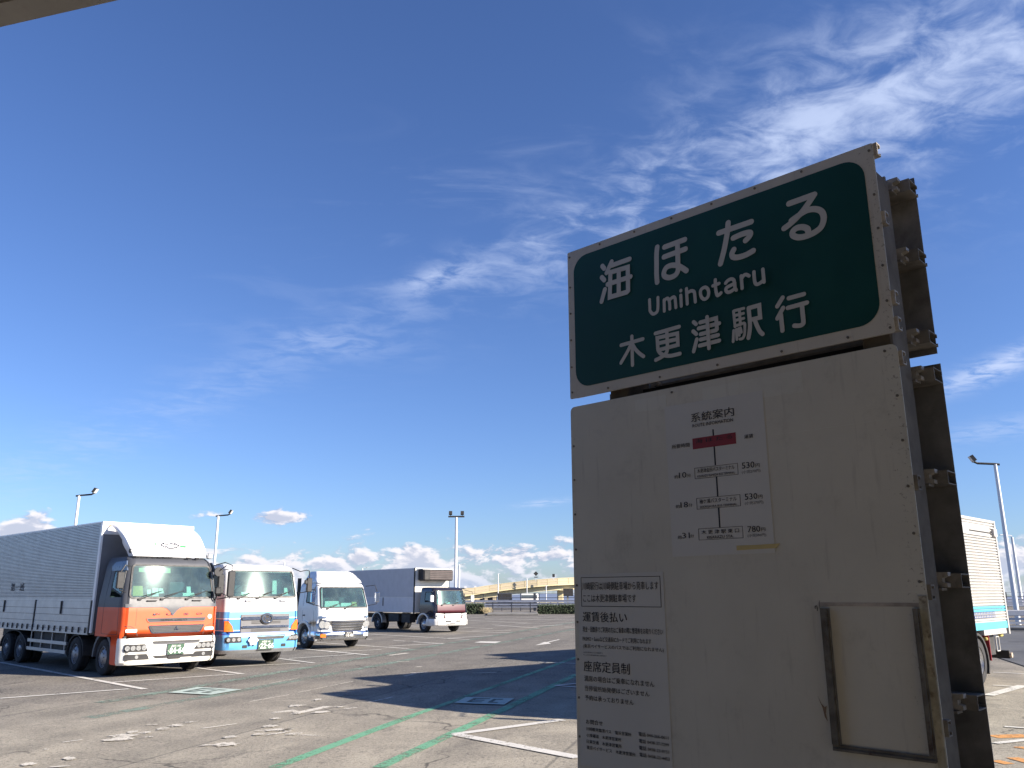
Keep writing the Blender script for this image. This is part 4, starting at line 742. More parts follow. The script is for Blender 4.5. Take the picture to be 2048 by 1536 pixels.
# bumper
bc = Cab([(.28, .02, 1.20), (.34, -.02, 1.235), (.80, -.03, 1.245), (.90, .0, 1.235)], .6, .20)
bc.shell(T, 'bumper', [.28, .34, .5, .65, .8, .87, .90], [-1, -.66, -.33, 0, .33, .66, 1], [.20, .24], [M['paint_cream'], M['black']], lambda k, s_, u, z: 1 if k == 'b' else 0)
lamp(T, 'headlight', bc, [(-1.15, .585), (-.585, .585), (-.66, .76), (-1.15, .76)], 4)
lamp(T, 'headlight', bc, [(.585, .585), (1.15, .585), (1.15, .76), (.72, .76)], 4)
lamp(T, 'fog_light', bc, [(-1.13, .40), (-.53, .40), (-.60, .53), (-1.13, .53)], 1)
lamp(T, 'fog_light', bc, [(.53, .40), (1.13, .40), (1.13, .53), (.62, .53)], 1)
patch(T, 'air_slot', quad_rr([(-.46, .735), (.70, .735), (.76, .82), (-.50, .82)], .035), bc.front, .002, .006, M['grey_paint'])
patch(T, 'air_slot', quad_rr([(-.46, .775), (.70, .775), (.74, .815), (-.48, .815)], .02), bc.front, .008, .004, M['black'])
patch(T, 'air_slot', quad_rr([(-.38, .41), (.60, .41), (.68, .475), (-.46, .475)], .03), bc.front, .002, .006, M['black'])
plate_no(T, bc, .10, .61, .42, .24, '84-64', '品川 100', 'か')
patch(T, 'tow_cover', quad_rr([(-.08, .385), (.26, .385), (.26, .47), (-.08, .47)], .04), bc.front, .006, .02, M['black'])
B().box(-1.16, 1.16, .08, .5, .905, .95).make('bumper_gap', M['black'], T)
# visor over the side window, door details
for sg in (-1, 1):
    sd = c.side(sg)
    pw_ = [(.34, 1.93), (1.0, 2.10), (1.0, 2.48), (.42, 2.48)]; pw2 = [(.30, 1.89), (1.04, 2.07), (1.04, 2.52), (.39, 2.52)]
    q1 = quad_rr(pw_, .05); q2 = quad_rr(pw2, .06)
    ring(T, 'side_window_frame', q2, q1, sd, -.01, .016, M['black']); patch(T, 'side_window', q1, sd, -.006, .005, M['sideglass'])
    patch(T, 'window_visor', [(.22, 2.50), (1.1, 2.50), (1.16, 2.62), (1.0, 2.72), (.42, 2.74)], sd, .02, .03, M['steelblue'])
    dr_ = ring(T, 'door', quad_rr([(.30, .98), (1.24, .98), (1.24, 2.60), (.44, 2.60)], .05), quad_rr([(.308, .988), (1.232, .988), (1.232, 2.59), (.448, 2.59)], .05), sd, -.003, .006, M['black'])
    B().box(sg * 1.19, sg * 1.225, 1.02, 1.18, 1.66, 1.70).make('handle', M['black'], dr_)
    B().box(sg * 1.19, sg * 1.215, .44, .47, 1.12, 1.28).make('grab_rail', M['alu_light'], T)
    st_ = B(); st_.box(sg * 1.0, sg * 1.19, .24, .62, .28, .34).box(sg * 1.0, sg * 1.19, .24, .62, .58, .62); st_.make('step', M['orange'], T)
    mg = B(); arc = [(1.12 + .58 * math.cos(t), .42 + .62 * math.sin(t)) for t in [math.pi * k / 12 for k in range(13)]]; arc2 = [(1.12 + .50 * math.cos(t), .42 + .54 * math.sin(t)) for t in [math.pi * k / 12 for k in range(13)]]
    mg.prism(arc + arc2[::-1], 'x', min(sg * .9, sg * 1.215), max(sg * .9, sg * 1.215)); mg.make('mudguard', M['grey_paint'], T)
mirror(T, 1.47, -.02, 1.86, 2.52, .20, [[(1.08, .25, 2.66), (1.25, -.05, 2.74), (1.47, -.04, 2.66), (1.47, -.02, 2.5)], [(1.18, .12, 1.80), (1.40, -.02, 1.84), (1.47, -.02, 1.9)]])
mirror(T, -1.40, .05, 2.06, 2.46, .18, [[(-1.08, .3, 2.60), (-1.3, .08, 2.62), (-1.40, .05, 2.46)], [(-1.18, .2, 1.98), (-1.38, .05, 2.02), (-1.40, .05, 2.1)]])
b = B(); b.tube([(1.16, .10, 2.50), (1.16, .14, 2.50)], .115, 20); m_ = b.make('round_mirror', M['black'], T); B().tube([(1.16, .12, 2.5), (1.3, -.03, 2.66)], .013, 6).make('mirror_arm', M['black'], m_)
b = B(); b.box(1.02, 1.20, -.06, .02, 1.92, 2.10, bev=.03); m_ = b.make('front_mirror', M['black'], T); B().tube([(1.11, -.02, 1.92), (1.10, .08, 1.78)], .018, 6).tube([(1.11, -.02, 2.0), (1.3, -.1, 1.9), (1.35, .0, 1.84)], .012, 6).make('mirror_arm', M['black'], m_)
b = B(); b.box(.98, 1.12, .40, .52, 2.84, 2.98, bev=.02); b.make('roof_marker', M['alu'], T)
# roof deflector: thin curved shell, open behind
dc = Cab([(2.86, .40, .95), (3.1, .58, .99), (3.3, .80, 1.01), (3.46, 1.02, 1.03), (3.60, 1.30, 1.03), (3.69, 1.56, 1.02)], 1, .10)
zs = [2.86, 2.92, 3.0, 3.1, 3.2, 3.3, 3.38, 3.46, 3.53, 3.60, 3.65, 3.69]; b = B(); cols = [('s', .36), ('s', .2), ('s', .08)]
rows = []
for z in zs:
    y, hw = interp(dc.p, z); lip = .05 if z < 3.1 else 0; rw_ = []
    dep = .34 if z < 3.3 else .26
    for d_ in (dep, dep * .6, .14): rw_.append((-hw - .04 + lip * .5, y + d_, z))
    for t in (.7, .35): rw_.append((-hw + .10 * (1 - math.sin(t * math.pi / 2)) - .03, y + .10 * t, z))
    for x in (-.8, -.5, -.2, .1, .4, .7): rw_.append((x * hw, y + .02 * x * x - .01, z))
    for t in (.35, .7): rw_.append((hw - .10 * (1 - math.sin(t * math.pi / 2)) + .03, y + .10 * t, z))
    for d_ in (.14, dep * .6, dep): rw_.append((hw + .04 - lip * .5, y + d_, z))
    rows.append(rw_)
n = len(rows[0]); vs = [p for r_ in rows for p in r_] + [(p[0] * .985, p[1] + .035, p[2] - .01) for r_ in rows for p in r_]; o_ = len(rows) * n; fs = []
for i in range(len(rows) - 1):
    for j in range(n - 1): fs += [(i * n + j, i * n + j + 1, (i + 1) * n + j + 1, (i + 1) * n + j), (o_ + i * n + j, o_ + (i + 1) * n + j, o_ + (i + 1) * n + j + 1, o_ + i * n + j + 1)]
    for j in (0, n - 1): fs.append((i * n + j, (i + 1) * n + j, o_ + (i + 1) * n + j, o_ + i * n + j))
for i in (0, len(rows) - 1):
    for j in range(n - 1): fs.append((i * n + j, i * n + j + 1, o_ + i * n + j + 1, o_ + i * n + j))
df = b.add(vs, fs).make('wind_deflector', M['paint_white'], T, smooth=True)
onf = lambda u, v: (u, interp(dc.p, v)[0] - .03, v)
b = B()
def ln(pts, wd=.018): stroke(b, pts, wd, lambda u, v, h: (u, interp(dc.p, v)[0] - .035 - h, v))
for s_ in (-1, 1):
    X = lambda v: .02 + s_ * v
    ln([(X(.24), 3.165), (X(.15), 3.225), (X(.15), 3.195), (X(.03), 3.195)] if s_ < 0 else [(X(.24), 3.165), (X(.15), 3.225), (X(.15), 3.195), (X(.02), 3.225)], .022)
    ln([(X(.24), 3.165), (X(.15), 3.105), (X(.12), 3.135), (X(.06), 3.085), (X(0.0), 3.085)], .022)
b.make('arrow_emblem', M['dark_print'], df)
text('lettering', '一 ■ 一', -.46, -.24, 3.17, .035, onf, M['green_print'], df, 3)
text('lettering', '■■■', .29, .44, 3.12, .045, onf, M['green_print'], df, 3)
B().tube([(-.98, .62, 2.99), (-1.01, .62, 2.99)], .055, 16).make('lamp_socket', M['black'], df)
b = B()
for k in range(7): b.box(-.92 + k * .14, -.82 + k * .14, .42, .48, 2.835, 2.862)
b.box(.38, .5, .36, .42, 2.835, 2.862); b.box(.62, .72, .36, .42, 2.835, 2.862); b.make('deflector_mounts', M['black'], T)
# cargo body
BY0, BY1 = 1.88, 11.2
bx = B().box(-1.215, 1.215, BY0, BY1, 1.02, 3.74, bev=0); bx.make('cargo_box', M['box_front'], T)
b = B(); b.box(-1.245, 1.245, BY0 - .02, BY1, 3.74, 3.78).box(-1.248, -1.205, BY0 - .022, BY0 + .10, .98, 3.74).box(1.205, 1.248, BY0 - .022, BY0 + .10, .98, 3.74).box(-1.205, 1.205, BY0 - .015, BY0, 3.45, 3.74); b.make('body_frame', M['paint_white'], T)
B().box(-1.08, -1.0, BY0 - .03, BY0 - .015, 3.66, 3.69).make('marker_lamp', M['amber'], T)
for sg in (-1, 1):
    P_ = []; z = 1.83; k = 0
    while z < 3.70: P_ += [(1.216, z), (1.240, z + .006), (1.240, z + .034), (1.216, z + .041)]; z += .0415
    n_ = len(P_); b = B(); vs = [(sg * p[0], BY0 + .12, p[1]) for p in P_] + [(sg * p[0], BY1, p[1]) for p in P_]
    b.add(vs, [(i, i + 1, n_ + i + 1, n_ + i) for i in range(n_ - 1)]); wp = b.make('wing_panel', M['alu'], T)
    B().box(sg * 1.215, sg * 1.243, BY0 + .1, BY1, 1.755, 1.83).make('wing_hinge_rail', M['alu'], T)
    for (y0, y1) in ((2.02, 5.92), (6.0, BY1)):
        gt_ = B().box(sg * 1.215, sg * 1.250, y0, y1, 1.04, 1.752); go = gt_.make('side_gate', M['alu'], T)
        for z in (1.22, 1.4, 1.57): B().box(sg * 1.250, sg * 1.253, y0 + .02, y1 - .02, z, z + .008).make('gate_seam', M['chassis'], go)
        ym = (y0 + y1) / 2
        B().box(sg * 1.252, sg * 1.28, ym - .03, ym + .03, 1.42, 1.76).make('gate_latch', M['black'], go)
    for y in (1.95, 5.93): B().box(sg * 1.215, sg * 1.268, y, y + .065, .94, 1.78).make('gate_pillar', M['black'], T)
    B().box(sg * 1.10, sg * 1.258, BY0 + .1, BY1, .93, 1.035).make('sill_rail', M['alu'], T)
    y = 2.15
    while y < BY1:
        B().box(sg * 1.258, sg * 1.285, y, y + .03, .97, 1.11).make('rope_hook', M['black'], T); y += .42
    gd = B()
    for z in (.40, .62): gd.box(sg * 1.14, sg * 1.18, 3.55, 6.45, z, z + .085)
    for y in (3.75, 4.7, 5.5, 6.3): gd.tube([(sg * 1.13, y, .44), (sg * 1.13, y, .95)], .02, 6)
    gd.make('side_guard', M['alu'], T)
    for y in (1.12, 2.88, 7.05, 8.2): wheel(T, sg * 1.06, y, .41 if y > 5 else .43, .25, sg, 'rim', y > 5)
    for y in (2.88, 7.62):
        mg = B(); r_ = .56 if y < 5 else 1.15
        arc = [(y + r_ * math.cos(t), .42 + .50 * math.sin(t)) for t in [math.pi * k / 12 for k in range(13)]]; arc2 = [(p[0] * .97 + y * .03, p[1] - .03) for p in arc]
        mg.prism(arc + arc2[::-1], 'x', min(sg * .85, sg * 1.19), max(sg * .85, sg * 1.19)); mg.make('mudguard', M['chassis'], T)
    B().box(sg * .5, sg * 1.1, 3.7, 6.2, .42, .9).make('fuel_tank', M['chassis'], T)
    text('lettering', '第一班', (8.3 if sg < 0 else 7.1), (7.1 if sg < 0 else 8.3), 2.03, .24, (lambda sg: (lambda u, v: (sg * 1.2445, u, v)))(sg), M['grey_print'], T, 3)
chassis(T, 1.0, 11.0)
T1 = T
# ================================================================== truck 2: white and blue heavy truck
p2 = Vector((-6.817, 24.093)) + rot(YAW, -.17, 0)
T = empty('tipper_truck', (p2.x, p2.y, 0), rad(43.7)); tag(T, 'white and blue striped truck with chrome grille beside the orange truck', 'truck', 'trucks parked in the lot')
HW = 1.13
c = Cab([(.45, .03, HW), (.9, .02, HW + .01), (1.45, .05, HW), (1.83, .09, HW - .01), (2.57, .285, HW - .07), (2.66, .38, HW - .10), (2.74, .62, HW - .16)], 1.7, .15)
BANDS = [(.90, 3), (.955, 0), (.975, 2), (1.262, 0), (1.285, 1), (1.455, 0), (3, 0)]
def m2(kind, sg, u, z):
    if kind == 'f' and 1.87 < z < 2.53: return None
    if kind == 's' and 1.9 < z < 2.45 and .40 < u < 1.1: return None
    if kind in 'tb': return 0
    if z < .90: return 2
    if z < .955: return 2
    if z < .975: return 0
    if z < 1.262: return 2
    if z < 1.285: return 0
    if z < 1.455: return 1
    return 0
c.shell(T, 'cab_body', [.45, .7, .90, .955, .975, 1.1, 1.262, 1.285, 1.455, 1.6, 1.75, 1.87, 2.0, 2.15, 2.3, 2.45, 2.53, 2.60, 2.66, 2.70, 2.74], [-1, -.95, -.6, -.2, .2, .6, .95, 1], [.42, .72, 1.08, 1.4, 1.7], [M['paint_white'], M['lightblue'], M['blue']], m2, z_arch=(.72, .90))
WS = [(-.99, 1.87), (.99, 1.87), (.93, 2.54), (-.93, 2.54)]
ring(T, 'window_frame', quad_rr([(-1.03, 1.82), (1.03, 1.82), (.97, 2.575), (-.97, 2.575)], .08), quad_rr(WS, .06), c.front, -.01, .02, M['black'])
patch(T, 'windscreen', quad_rr(WS, .06), c.front, -.006, .006, M['glass'])
interior(T, c, 1.87, 2.5, .98, 1.66, [(-.62, 1.88, .24, .10, .1, 'paper'), (.55, 1.92, .28, .44, .55, 'paper'), (.70, 1.90, .12, .2, .12, 'paper')])
wipers(T, c, 1.86, (-.75, -.2, .35), .45)
for x in (-.45, .60): B().box(x - .1, x + .1, .03, .07, 1.73, 1.78).make('wiper_cover', M['alu'], T)
g1 = patch(T, 'grille', quad_rr([(-.66, .90), (.80, .90), (.80, 1.385), (-.66, 1.385)], .03), c.front, .003, .02, M['grey_print'])
for z, h in ((1.235, .085), (1.02, .06)): patch(g1, 'grille_bar', quad_rr([(-.64, z), (.78, z), (.78, z + h), (-.64, z + h)], .03), c.front, .024, .03, M['chrome'])
for z in (1.13, 1.17, .925, .96): patch(g1, 'grille_slot', [(-.36, z), (.52, z), (.52, z + .022), (-.36, z + .022)], c.front, .022, .006, M['black'], .3)
b = B(); cx, cz = .085, 1.265
def ell(rx, rz, n=28): return [(cx + rx * math.cos(2 * math.pi * k / n), cz + rz * math.sin(2 * math.pi * k / n)) for k in range(n)]
patch(g1, 'emblem_back', ell(.19, .15), c.front, .05, .012, M['chassis'])
ring(g1, 'emblem', ell(.165, .125), ell(.13, .095), c.front, .062, .02, M['chrome'])
b = B()
for pts in ([(cx - .06, cz - .09), (cx - .055, cz), (cx - .075, cz + .09)], [(cx + .06, cz - .09), (cx + .055, cz), (cx + .075, cz + .09)], [(cx - .055, cz), (cx, cz - .012), (cx + .055, cz)]): stroke(b, pts, .026, lambda u, v, h: c.front(u, v, .066 + h))
b.make('emblem_letter', M['chrome'], g1)
b = Cab([(.36, .03, HW), (.46, -.03, HW + .02), (.8, -.04, HW + .02), (.90, .0, HW + .01)], .7, .18)
def mb(kind, s_, u, z): return 2 if z < .46 else (1 if z > .85 else 0)
b.shell(T, 'bumper', [.36, .42, .46, .6, .72, .80, .85, .90], [-1, -.66, -.33, 0, .33, .66, 1], [.3, .5, .8], [M['lightblue'], M['deepblue'], M['alu']], mb)
bc = b
lamp(T, 'headlight', bc, [(-1.08, .65), (-.62, .65), (-.66, .82), (-1.08, .80)], 3); lamp(T, 'headlight', bc, [(.70, .65), (1.08, .65), (1.08, .82), (.86, .81)], 3)
for s_ in (-1, 1): patch(T, 'turn_signal', [(s_ * 1.10, .94), (s_ * .86, .94), (s_ * .90, 1.08), (s_ * 1.02, 1.22), (s_ * 1.10, 1.22)][::s_], c.front, .004, .02, M['amber'])
patch(T, 'air_slot', quad_rr([(-.18, .715), (.62, .715), (.68, .83), (-.22, .83)], .02), bc.front, .002, .006, M['black'])
patch(T, 'air_slot', quad_rr([(-.60, .50), (-.46, .50), (-.46, .58), (-.60, .58)], .02), bc.front, .002, .006, M['black'])
patch(T, 'air_slot', quad_rr([(.56, .50), (.70, .50), (.70, .58), (.56, .58)], .02), bc.front, .002, .006, M['black'])
b = B(); cx, cz = -.32, .70
pts = [(cx + (.13 + .018 * math.cos(6 * t)) * math.cos(t), cz + (.125 + .02 * math.cos(6 * t)) * math.sin(t)) for t in [2 * math.pi * k / 36 for k in range(36)]]
patch(T, 'white_ornament', pts, bc.front, .02, .05, M['paint_white'])
plate_no(T, bc, .08, .575, .44, .25, '22-66', '木更津 100', 'あ')
for sg in (-1, 1):
    sd = c.side(sg); q1 = quad_rr([(.42, 1.92), (1.08, 2.0), (1.08, 2.43), (.50, 2.43)], .05); q2 = quad_rr([(.38, 1.88), (1.12, 1.96), (1.12, 2.47), (.47, 2.47)], .06)
    ring(T, 'side_window_frame', q2, q1, sd, -.01, .016, M['black']); patch(T, 'side_window', q1, sd, -.006, .005, M['sideglass'])
    wheel(T, sg * .98, 1.32, .46, .27, sg)
    for y in (4.6, 5.8): wheel(T, sg * .98, y, .46, .27, sg, 'rim', True)
    mg = B(); arc = [(1.32 + .62 * math.cos(t), .46 + .56 * math.sin(t)) for t in [math.pi * k / 12 for k in range(13)]]; arc2 = [(1.32 + .56 * math.cos(t), .46 + .50 * math.sin(t)) for t in [math.pi * k / 12 for k in range(13)]]
    mg.prism(arc + arc2[::-1], 'x', min(sg * .85, sg * 1.14), max(sg * .85, sg * 1.14)); mg.make('mudguard', M['chassis'], T)
mirror(T, 1.36, .0, 1.98, 2.38, .17, [[(.95, .3, 2.66), (1.08, .05, 2.56), (1.25, .0, 2.60), (1.34, .0, 2.58), (1.36, .0, 2.38)], [(1.1, .15, 1.95), (1.36, .0, 2.0)]])
mirror(T, -1.34, .0, 1.95, 2.45, .17, [[(-1.0, .3, 2.6), (-1.30, .0, 2.56), (-1.34, .0, 2.4)]])
b = B(); b.box(1.2, 1.32, -.03, .03, 2.20, 2.32, bev=.02); b.make('front_mirror', M['black'], T)
b = B(); b.box(-1.1, 1.1, 1.9, 2.1, .95, 2.45).box(-1.1, 1.1, 2.1, 6.8, .95, 1.15).box(-1.13, -1.07, 2.1, 6.8, .95, 2.05).box(1.07, 1.13, 2.1, 6.8, .95, 2.05).box(-1.07, 1.07, 6.75, 6.8, 1.15, 2.05)
b.make('tipper_body', M['lightblue'], T); chassis(T, 1.0, 6.7)
T2 = T

# ================================================================== truck 3: white medium truck with chrome front
Y3 = .70
p3 = Vector((-6.08, 31.31)) + rot(Y3, -.02, 0)
T = empty('medium_truck', (p3.x, p3.y, 0), Y3); tag(T, 'white medium truck with chrome bumper and rounded roof deflector', 'truck', 'trucks parked in the lot')
HW = 1.05
c = Cab([(.55, .02, HW), (1.05, .03, HW), (1.45, .06, HW), (2.18, .31, HW - .08), (2.28, .40, HW - .12), (2.34, .62, HW - .18)], 1.7, .16)
def m3(kind, sg, u, z):
    if kind == 'f' and 1.46 < z < 2.14: return None
    if kind == 's' and 1.55 < z < 2.05 and .42 < u < 1.1: return None
    return 1 if (z < .6 or kind == 'b') else 0
c.shell(T, 'cab_body', [.55, .6, .75, .9, 1.05, 1.25, 1.40, 1.46, 1.6, 1.8, 2.0, 2.14, 2.20, 2.28, 2.31, 2.34], [-1, -.95, -.6, -.2, .2, .6, .95, 1], [.44, .60, 1.08, 1.4, 1.7], [M['paint_white'], M['alu']], m3, z_arch=(.60, .90))
WS = [(-.93, 1.46), (.93, 1.46), (.86, 2.14), (-.86, 2.14)]
ring(T, 'window_frame', quad_rr([(-.97, 1.42), (.97, 1.42), (.90, 2.18), (-.90, 2.18)], .08), quad_rr(WS, .06), c.front, -.01, .02, M['black'])
patch(T, 'windscreen', quad_rr(WS, .06), c.front, -.006, .006, M['glass'])
interior(T, c, 1.46, 2.12, .9, 1.6, [(-.75, 1.47, .62, .20, .12, 'paper'), (-.1, 1.48, .5, .12, .12, 'paper'), (.35, 1.48, .22, .16, .1, 'card')])
wipers(T, c, 1.45, (-.7, .0), .5)
# roof deflector
dz = [(2.32, .42, .93), (2.42, .50, .93), (2.50, .60, .86), (2.66, .76, .78), (2.74, .95, .70)]
d3 = Cab(dz, 1, .12); d3.shell(T, 'wind_deflector', [2.32, 2.38, 2.44, 2.52, 2.60, 2.68, 2.74], [-1, -.5, 0, .5, 1], [1.0, 1.5], [M['paint_white']], lambda *a: 0)
text('lettering', 'ISUZU', -.16, .28, 1.06, .07, lambda u, v: c.front(u, v, .006), M['alu'], T, 3)
g1 = patch(T, 'grille', quad_rr([(-.46, .62), (.70, .62), (.80, .98), (-.56, .98)], .04), c.front, .003, .015, M['chassis'])
for z in (.66, .75, .84, .93): patch(g1, 'grille_bar', [(-.5, z), (.74, z), (.75, z + .04), (-.51, z + .04)], c.front, .02, .02, M['chrome'], .3)
for s_ in (-1, 1): lamp(T, 'headlight', c, [(-.98, .68), (-.62, .68), (-.60, .98), (-.98, 1.06)] if s_ < 0 else [(.80, .68), (.98, .68), (.98, 1.06), (.86, .98)], 2, housing='chrome')
for s_ in (-1, 1): patch(T, 'turn_signal', quad_rr([(-1.0, 1.07), (-.74, 1.07), (-.74, 1.13), (-1.0, 1.16)] if s_ < 0 else [(.80, 1.07), (1.0, 1.07), (1.0, 1.16), (.80, 1.13)], .02), c.front, .006, .02, M['chrome'])
bc = Cab([(.30, .02, HW), (.36, -.04, HW + .03), (.56, -.04, HW + .03), (.62, .0, HW + .01)], .7, .2)
bc.shell(T, 'bumper', [.30, .36, .46, .56, .62], [-1, -.5, 0, .5, 1], [.3, .5, .75], [M['chrome']], lambda *a: 0)
for s_ in (-1, 1): patch(T, 'bumper_lamp', quad_rr([(s_ * .86 - .1, .42), (s_ * .86 + .1, .42), (s_ * .86 + .1, .54), (s_ * .86 - .1, .54)], .03), bc.front, .003, .02, M['amber'] if s_ < 0 else M['alu_light'])
plate_no(T, bc, .15, .50, .34, .19, '16-06', '袖ヶ浦 11', 'い', m='chassis')
for sg in (-1, 1):
    sd = c.side(sg); q1 = quad_rr([(.44, 1.56), (1.08, 1.66), (1.08, 2.05), (.52, 2.05)], .05); q2 = quad_rr([(.40, 1.52), (1.12, 1.62), (1.12, 2.09), (.49, 2.09)], .06)
    ring(T, 'side_window_frame', q2, q1, sd, -.01, .016, M['black']); patch(T, 'side_window', q1, sd, -.006, .005, M['sideglass'])
    dr_ = ring(T, 'door', quad_rr([(.36, .62), (1.3, .62), (1.3, 2.14), (.5, 2.14)], .05), quad_rr([(.368, .628), (1.292, .628), (1.292, 2.13), (.508, 2.13)], .05), sd, -.003, .006, M['black']); B().box(sg * 1.05, sg * 1.08, 1.1, 1.22, 1.15, 1.19).make('handle', M['black'], dr_)
    wheel(T, sg * .91, 1.12, .42, .24, sg, 'rim_clean'); wheel(T, sg * .91, 5.2, .42, .24, sg, 'rim_clean', True)
    mg = B(); arc = [(1.12 + .60 * math.cos(t), .40 + .58 * math.sin(t)) for t in [math.pi * k / 12 for k in range(13)]]; arc2 = [(1.12 + .52 * math.cos(t), .40 + .50 * math.sin(t)) for t in [math.pi * k / 12 for k in range(13)]]
    mg.prism(arc + arc2[::-1], 'x', min(sg * .8, sg * 1.09), max(sg * .8, sg * 1.09)); mg.make('mudguard', M['paint_white'], T)
    B().box(sg * .85, sg * 1.04, .15, .7, .32, .60).make('step', M['chrome'], T)
    mirror(T, sg * 1.32, .02, 1.62, 1.98, .18, [[(sg * .95, .25, 2.2), (sg * 1.2, .0, 2.24), (sg * 1.32, .02, 1.98)], [(sg * 1.0, .1, 1.5), (sg * 1.3, .0, 1.56), (sg * 1.32, .02, 1.64)]], 'chrome')
b = B(); b.tube([(-.95, 1.9, .9), (-.95, 1.9, 2.5)], .07, 12).box(-.85, -.3, 1.85, 2.2, .95, 2.0).box(-.2, .6, 1.9, 2.3, .95, 1.9); b.make('behind_cab_gear', M['chassis'], T)
b = B(); b.box(-1.05, 1.05, 2.4, 6.6, .95, 1.08).box(-1.05, 1.05, 2.36, 2.42, 1.08, 2.0).box(-1.06, -1.01, 2.42, 6.6, 1.08, 1.45).box(1.01, 1.06, 2.42, 6.6, 1.08, 1.45); b.make('flat_bed', M['alu'], T); chassis(T, 1.0, 6.5)

# ================================================================== truck 4: dark cab refrigerated truck
Y4 = .70
p4 = Vector((-3.02, 44.02)) + rot(Y4, -.09, 0)
T = empty('refrigerated_truck', (p4.x, p4.y, 0), Y4); tag(T, 'black and maroon truck with grey cargo box and cooling unit above the cab', 'truck', 'trucks parked in the lot')
HW = 1.03
c = Cab([(.62, .02, HW), (1.05, .03, HW), (1.36, .06, HW), (2.08, .26, HW - .07), (2.18, .36, HW - .10), (2.24, .58, HW - .16)], 1.45, .16)
def m4(kind, sg, u, z):
    if kind == 'f' and 1.40 < z < 2.06: return None
    if kind == 's' and 1.5 < z < 2.0 and .4 < u < 1.05: return None
    if kind == 'f' and z < 1.40: return 1
    return 0
c.shell(T, 'cab_body', [.62, .75, .9, 1.1, 1.3, 1.40, 1.5, 1.7, 1.9, 2.0, 2.06, 2.14, 2.20, 2.24], [-1, -.95, -.5, 0, .5, .95, 1], [.42, .60, 1.02, 1.25, 1.45], [M['darkpaint'], M['maroon']], m4, z_arch=(.60, .90))
WS = [(-.92, 1.40), (.92, 1.40), (.85, 2.06), (-.85, 2.06)]
ring(T, 'window_frame', quad_rr([(-.95, 1.37), (.95, 1.37), (.88, 2.09), (-.88, 2.09)], .08), quad_rr(WS, .06), c.front, -.01, .02, M['black'])
patch(T, 'windscreen', quad_rr(WS, .06), c.front, -.006, .006, M['glass'])
interior(T, c, 1.40, 2.05, .88, 1.4, [(-.8, 1.41, .2, .25, .1, 'paper'), (-.3, 1.41, .3, .1, .1, 'paper')])
wipers(T, c, 1.40, (-.6, .1), .5)
g1 = patch(T, 'grille', quad_rr([(-.42, .72), (.58, .72), (.62, .93), (-.46, .93)], .03), c.front, .003, .015, M['alu'])
for z in (.75, .80, .85): patch(g1, 'grille_bar', [(-.42, z), (.58, z), (.58, z + .02), (-.42, z + .02)], c.front, .02, .01, M['chrome'], .3)
for P4 in ([(-.97, .70), (-.52, .70), (-.48, .92), (-.97, .96)], [(.66, .70), (.97, .70), (.97, .96), (.66, .92)]): lamp(T, 'headlight', c, P4, 2, housing='alu_light')
bc = Cab([(.33, .02, HW + .01), (.38, -.04, HW + .04), (.60, -.04, HW + .04), (.68, .0, HW + .02)], .7, .2)
bc.shell(T, 'bumper', [.33, .38, .5, .60, .68], [-1, -.5, 0, .5, 1], [.3, .5, .8], [M['alu_light']], lambda *a: 0)
patch(T, 'air_slot', quad_rr([(-.44, .52), (.52, .52), (.52, .60), (-.44, .60)], .02), bc.front, .002, .006, M['black']); patch(T, 'air_slot', quad_rr([(-.40, .40), (.50, .40), (.50, .44), (-.40, .44)], .02), bc.front, .002, .006, M['black'])
B().box(-.12, .18, -.07, -.05, .46, .60).make('number_plate', M['alu_light'], T)
for sg in (-1, 1):
    sd = c.side(sg); q1 = quad_rr([(.42, 1.52), (1.02, 1.62), (1.02, 1.98), (.50, 1.98)], .05); q2 = quad_rr([(.38, 1.48), (1.06, 1.58), (1.06, 2.02), (.47, 2.02)], .06)
    ring(T, 'side_window_frame', q2, q1, sd, -.01, .016, M['black']); patch(T, 'side_window', q1, sd, -.006, .005, M['sideglass'])
    wheel(T, sg * .90, 1.10, .40, .24, sg, 'rim_clean'); wheel(T, sg * .90, 5.6, .40, .24, sg, 'rim', True)
    for yc in (1.10, 5.6):
        mg = B(); arc = [(yc + .58 * math.cos(t), .40 + .56 * math.sin(t)) for t in [math.pi * k / 12 for k in range(13)]]; arc2 = [(yc + .51 * math.cos(t), .40 + .49 * math.sin(t)) for t in [math.pi * k / 12 for k in range(13)]]
        mg.prism(arc + arc2[::-1], 'x', min(sg * .8, sg * 1.07), max(sg * .8, sg * 1.07)); mg.make('mudguard', M['alu_light'] if yc < 2 else M['alu'], T)
    mirror(T, sg * 1.28, .0, 1.52, 1.84, .2, [[(sg * .95, .25, 2.1), (sg * 1.28, .0, 2.0), (sg * 1.28, .0, 1.84)]], 'paint_white')
bx0, bx1 = 1.86, 8.9
B().box(-1.08, 1.08, bx0, bx1, .96, 3.24).make('cargo_box', M['paint_cream'], T)
for sg in (-1, 1):
    B().box(sg * 1.08, sg * 1.105, bx0 + .06, bx1, 1.76, 3.20).make('wing_panel', mat('box_side_grey', (.50, .50, .52), .5, var=.05), T)
    B().box(sg * 1.08, sg * 1.11, bx0 + .06, bx1, .98, 1.73).make('side_gate', mat('box_gate_grey', (.62, .62, .64), .5, var=.05), T)
    B().box(sg * 1.08, sg * 1.13, bx0 - .01, bx0 + .06, .9, 3.24).make('corner_post', M['chassis'], T)
    B().box(sg * 1.11, sg * 1.13, 4.9, 4.96, 1.28, 1.72).make('gate_latch', M['black'], T)
    B().box(sg * .7, sg * 1.06, 2.3, 3.1, .45, .88).box(sg * .7, sg * 1.06, 3.4, 4.4, .5, .88).make('side_tank', M['chassis'], T)
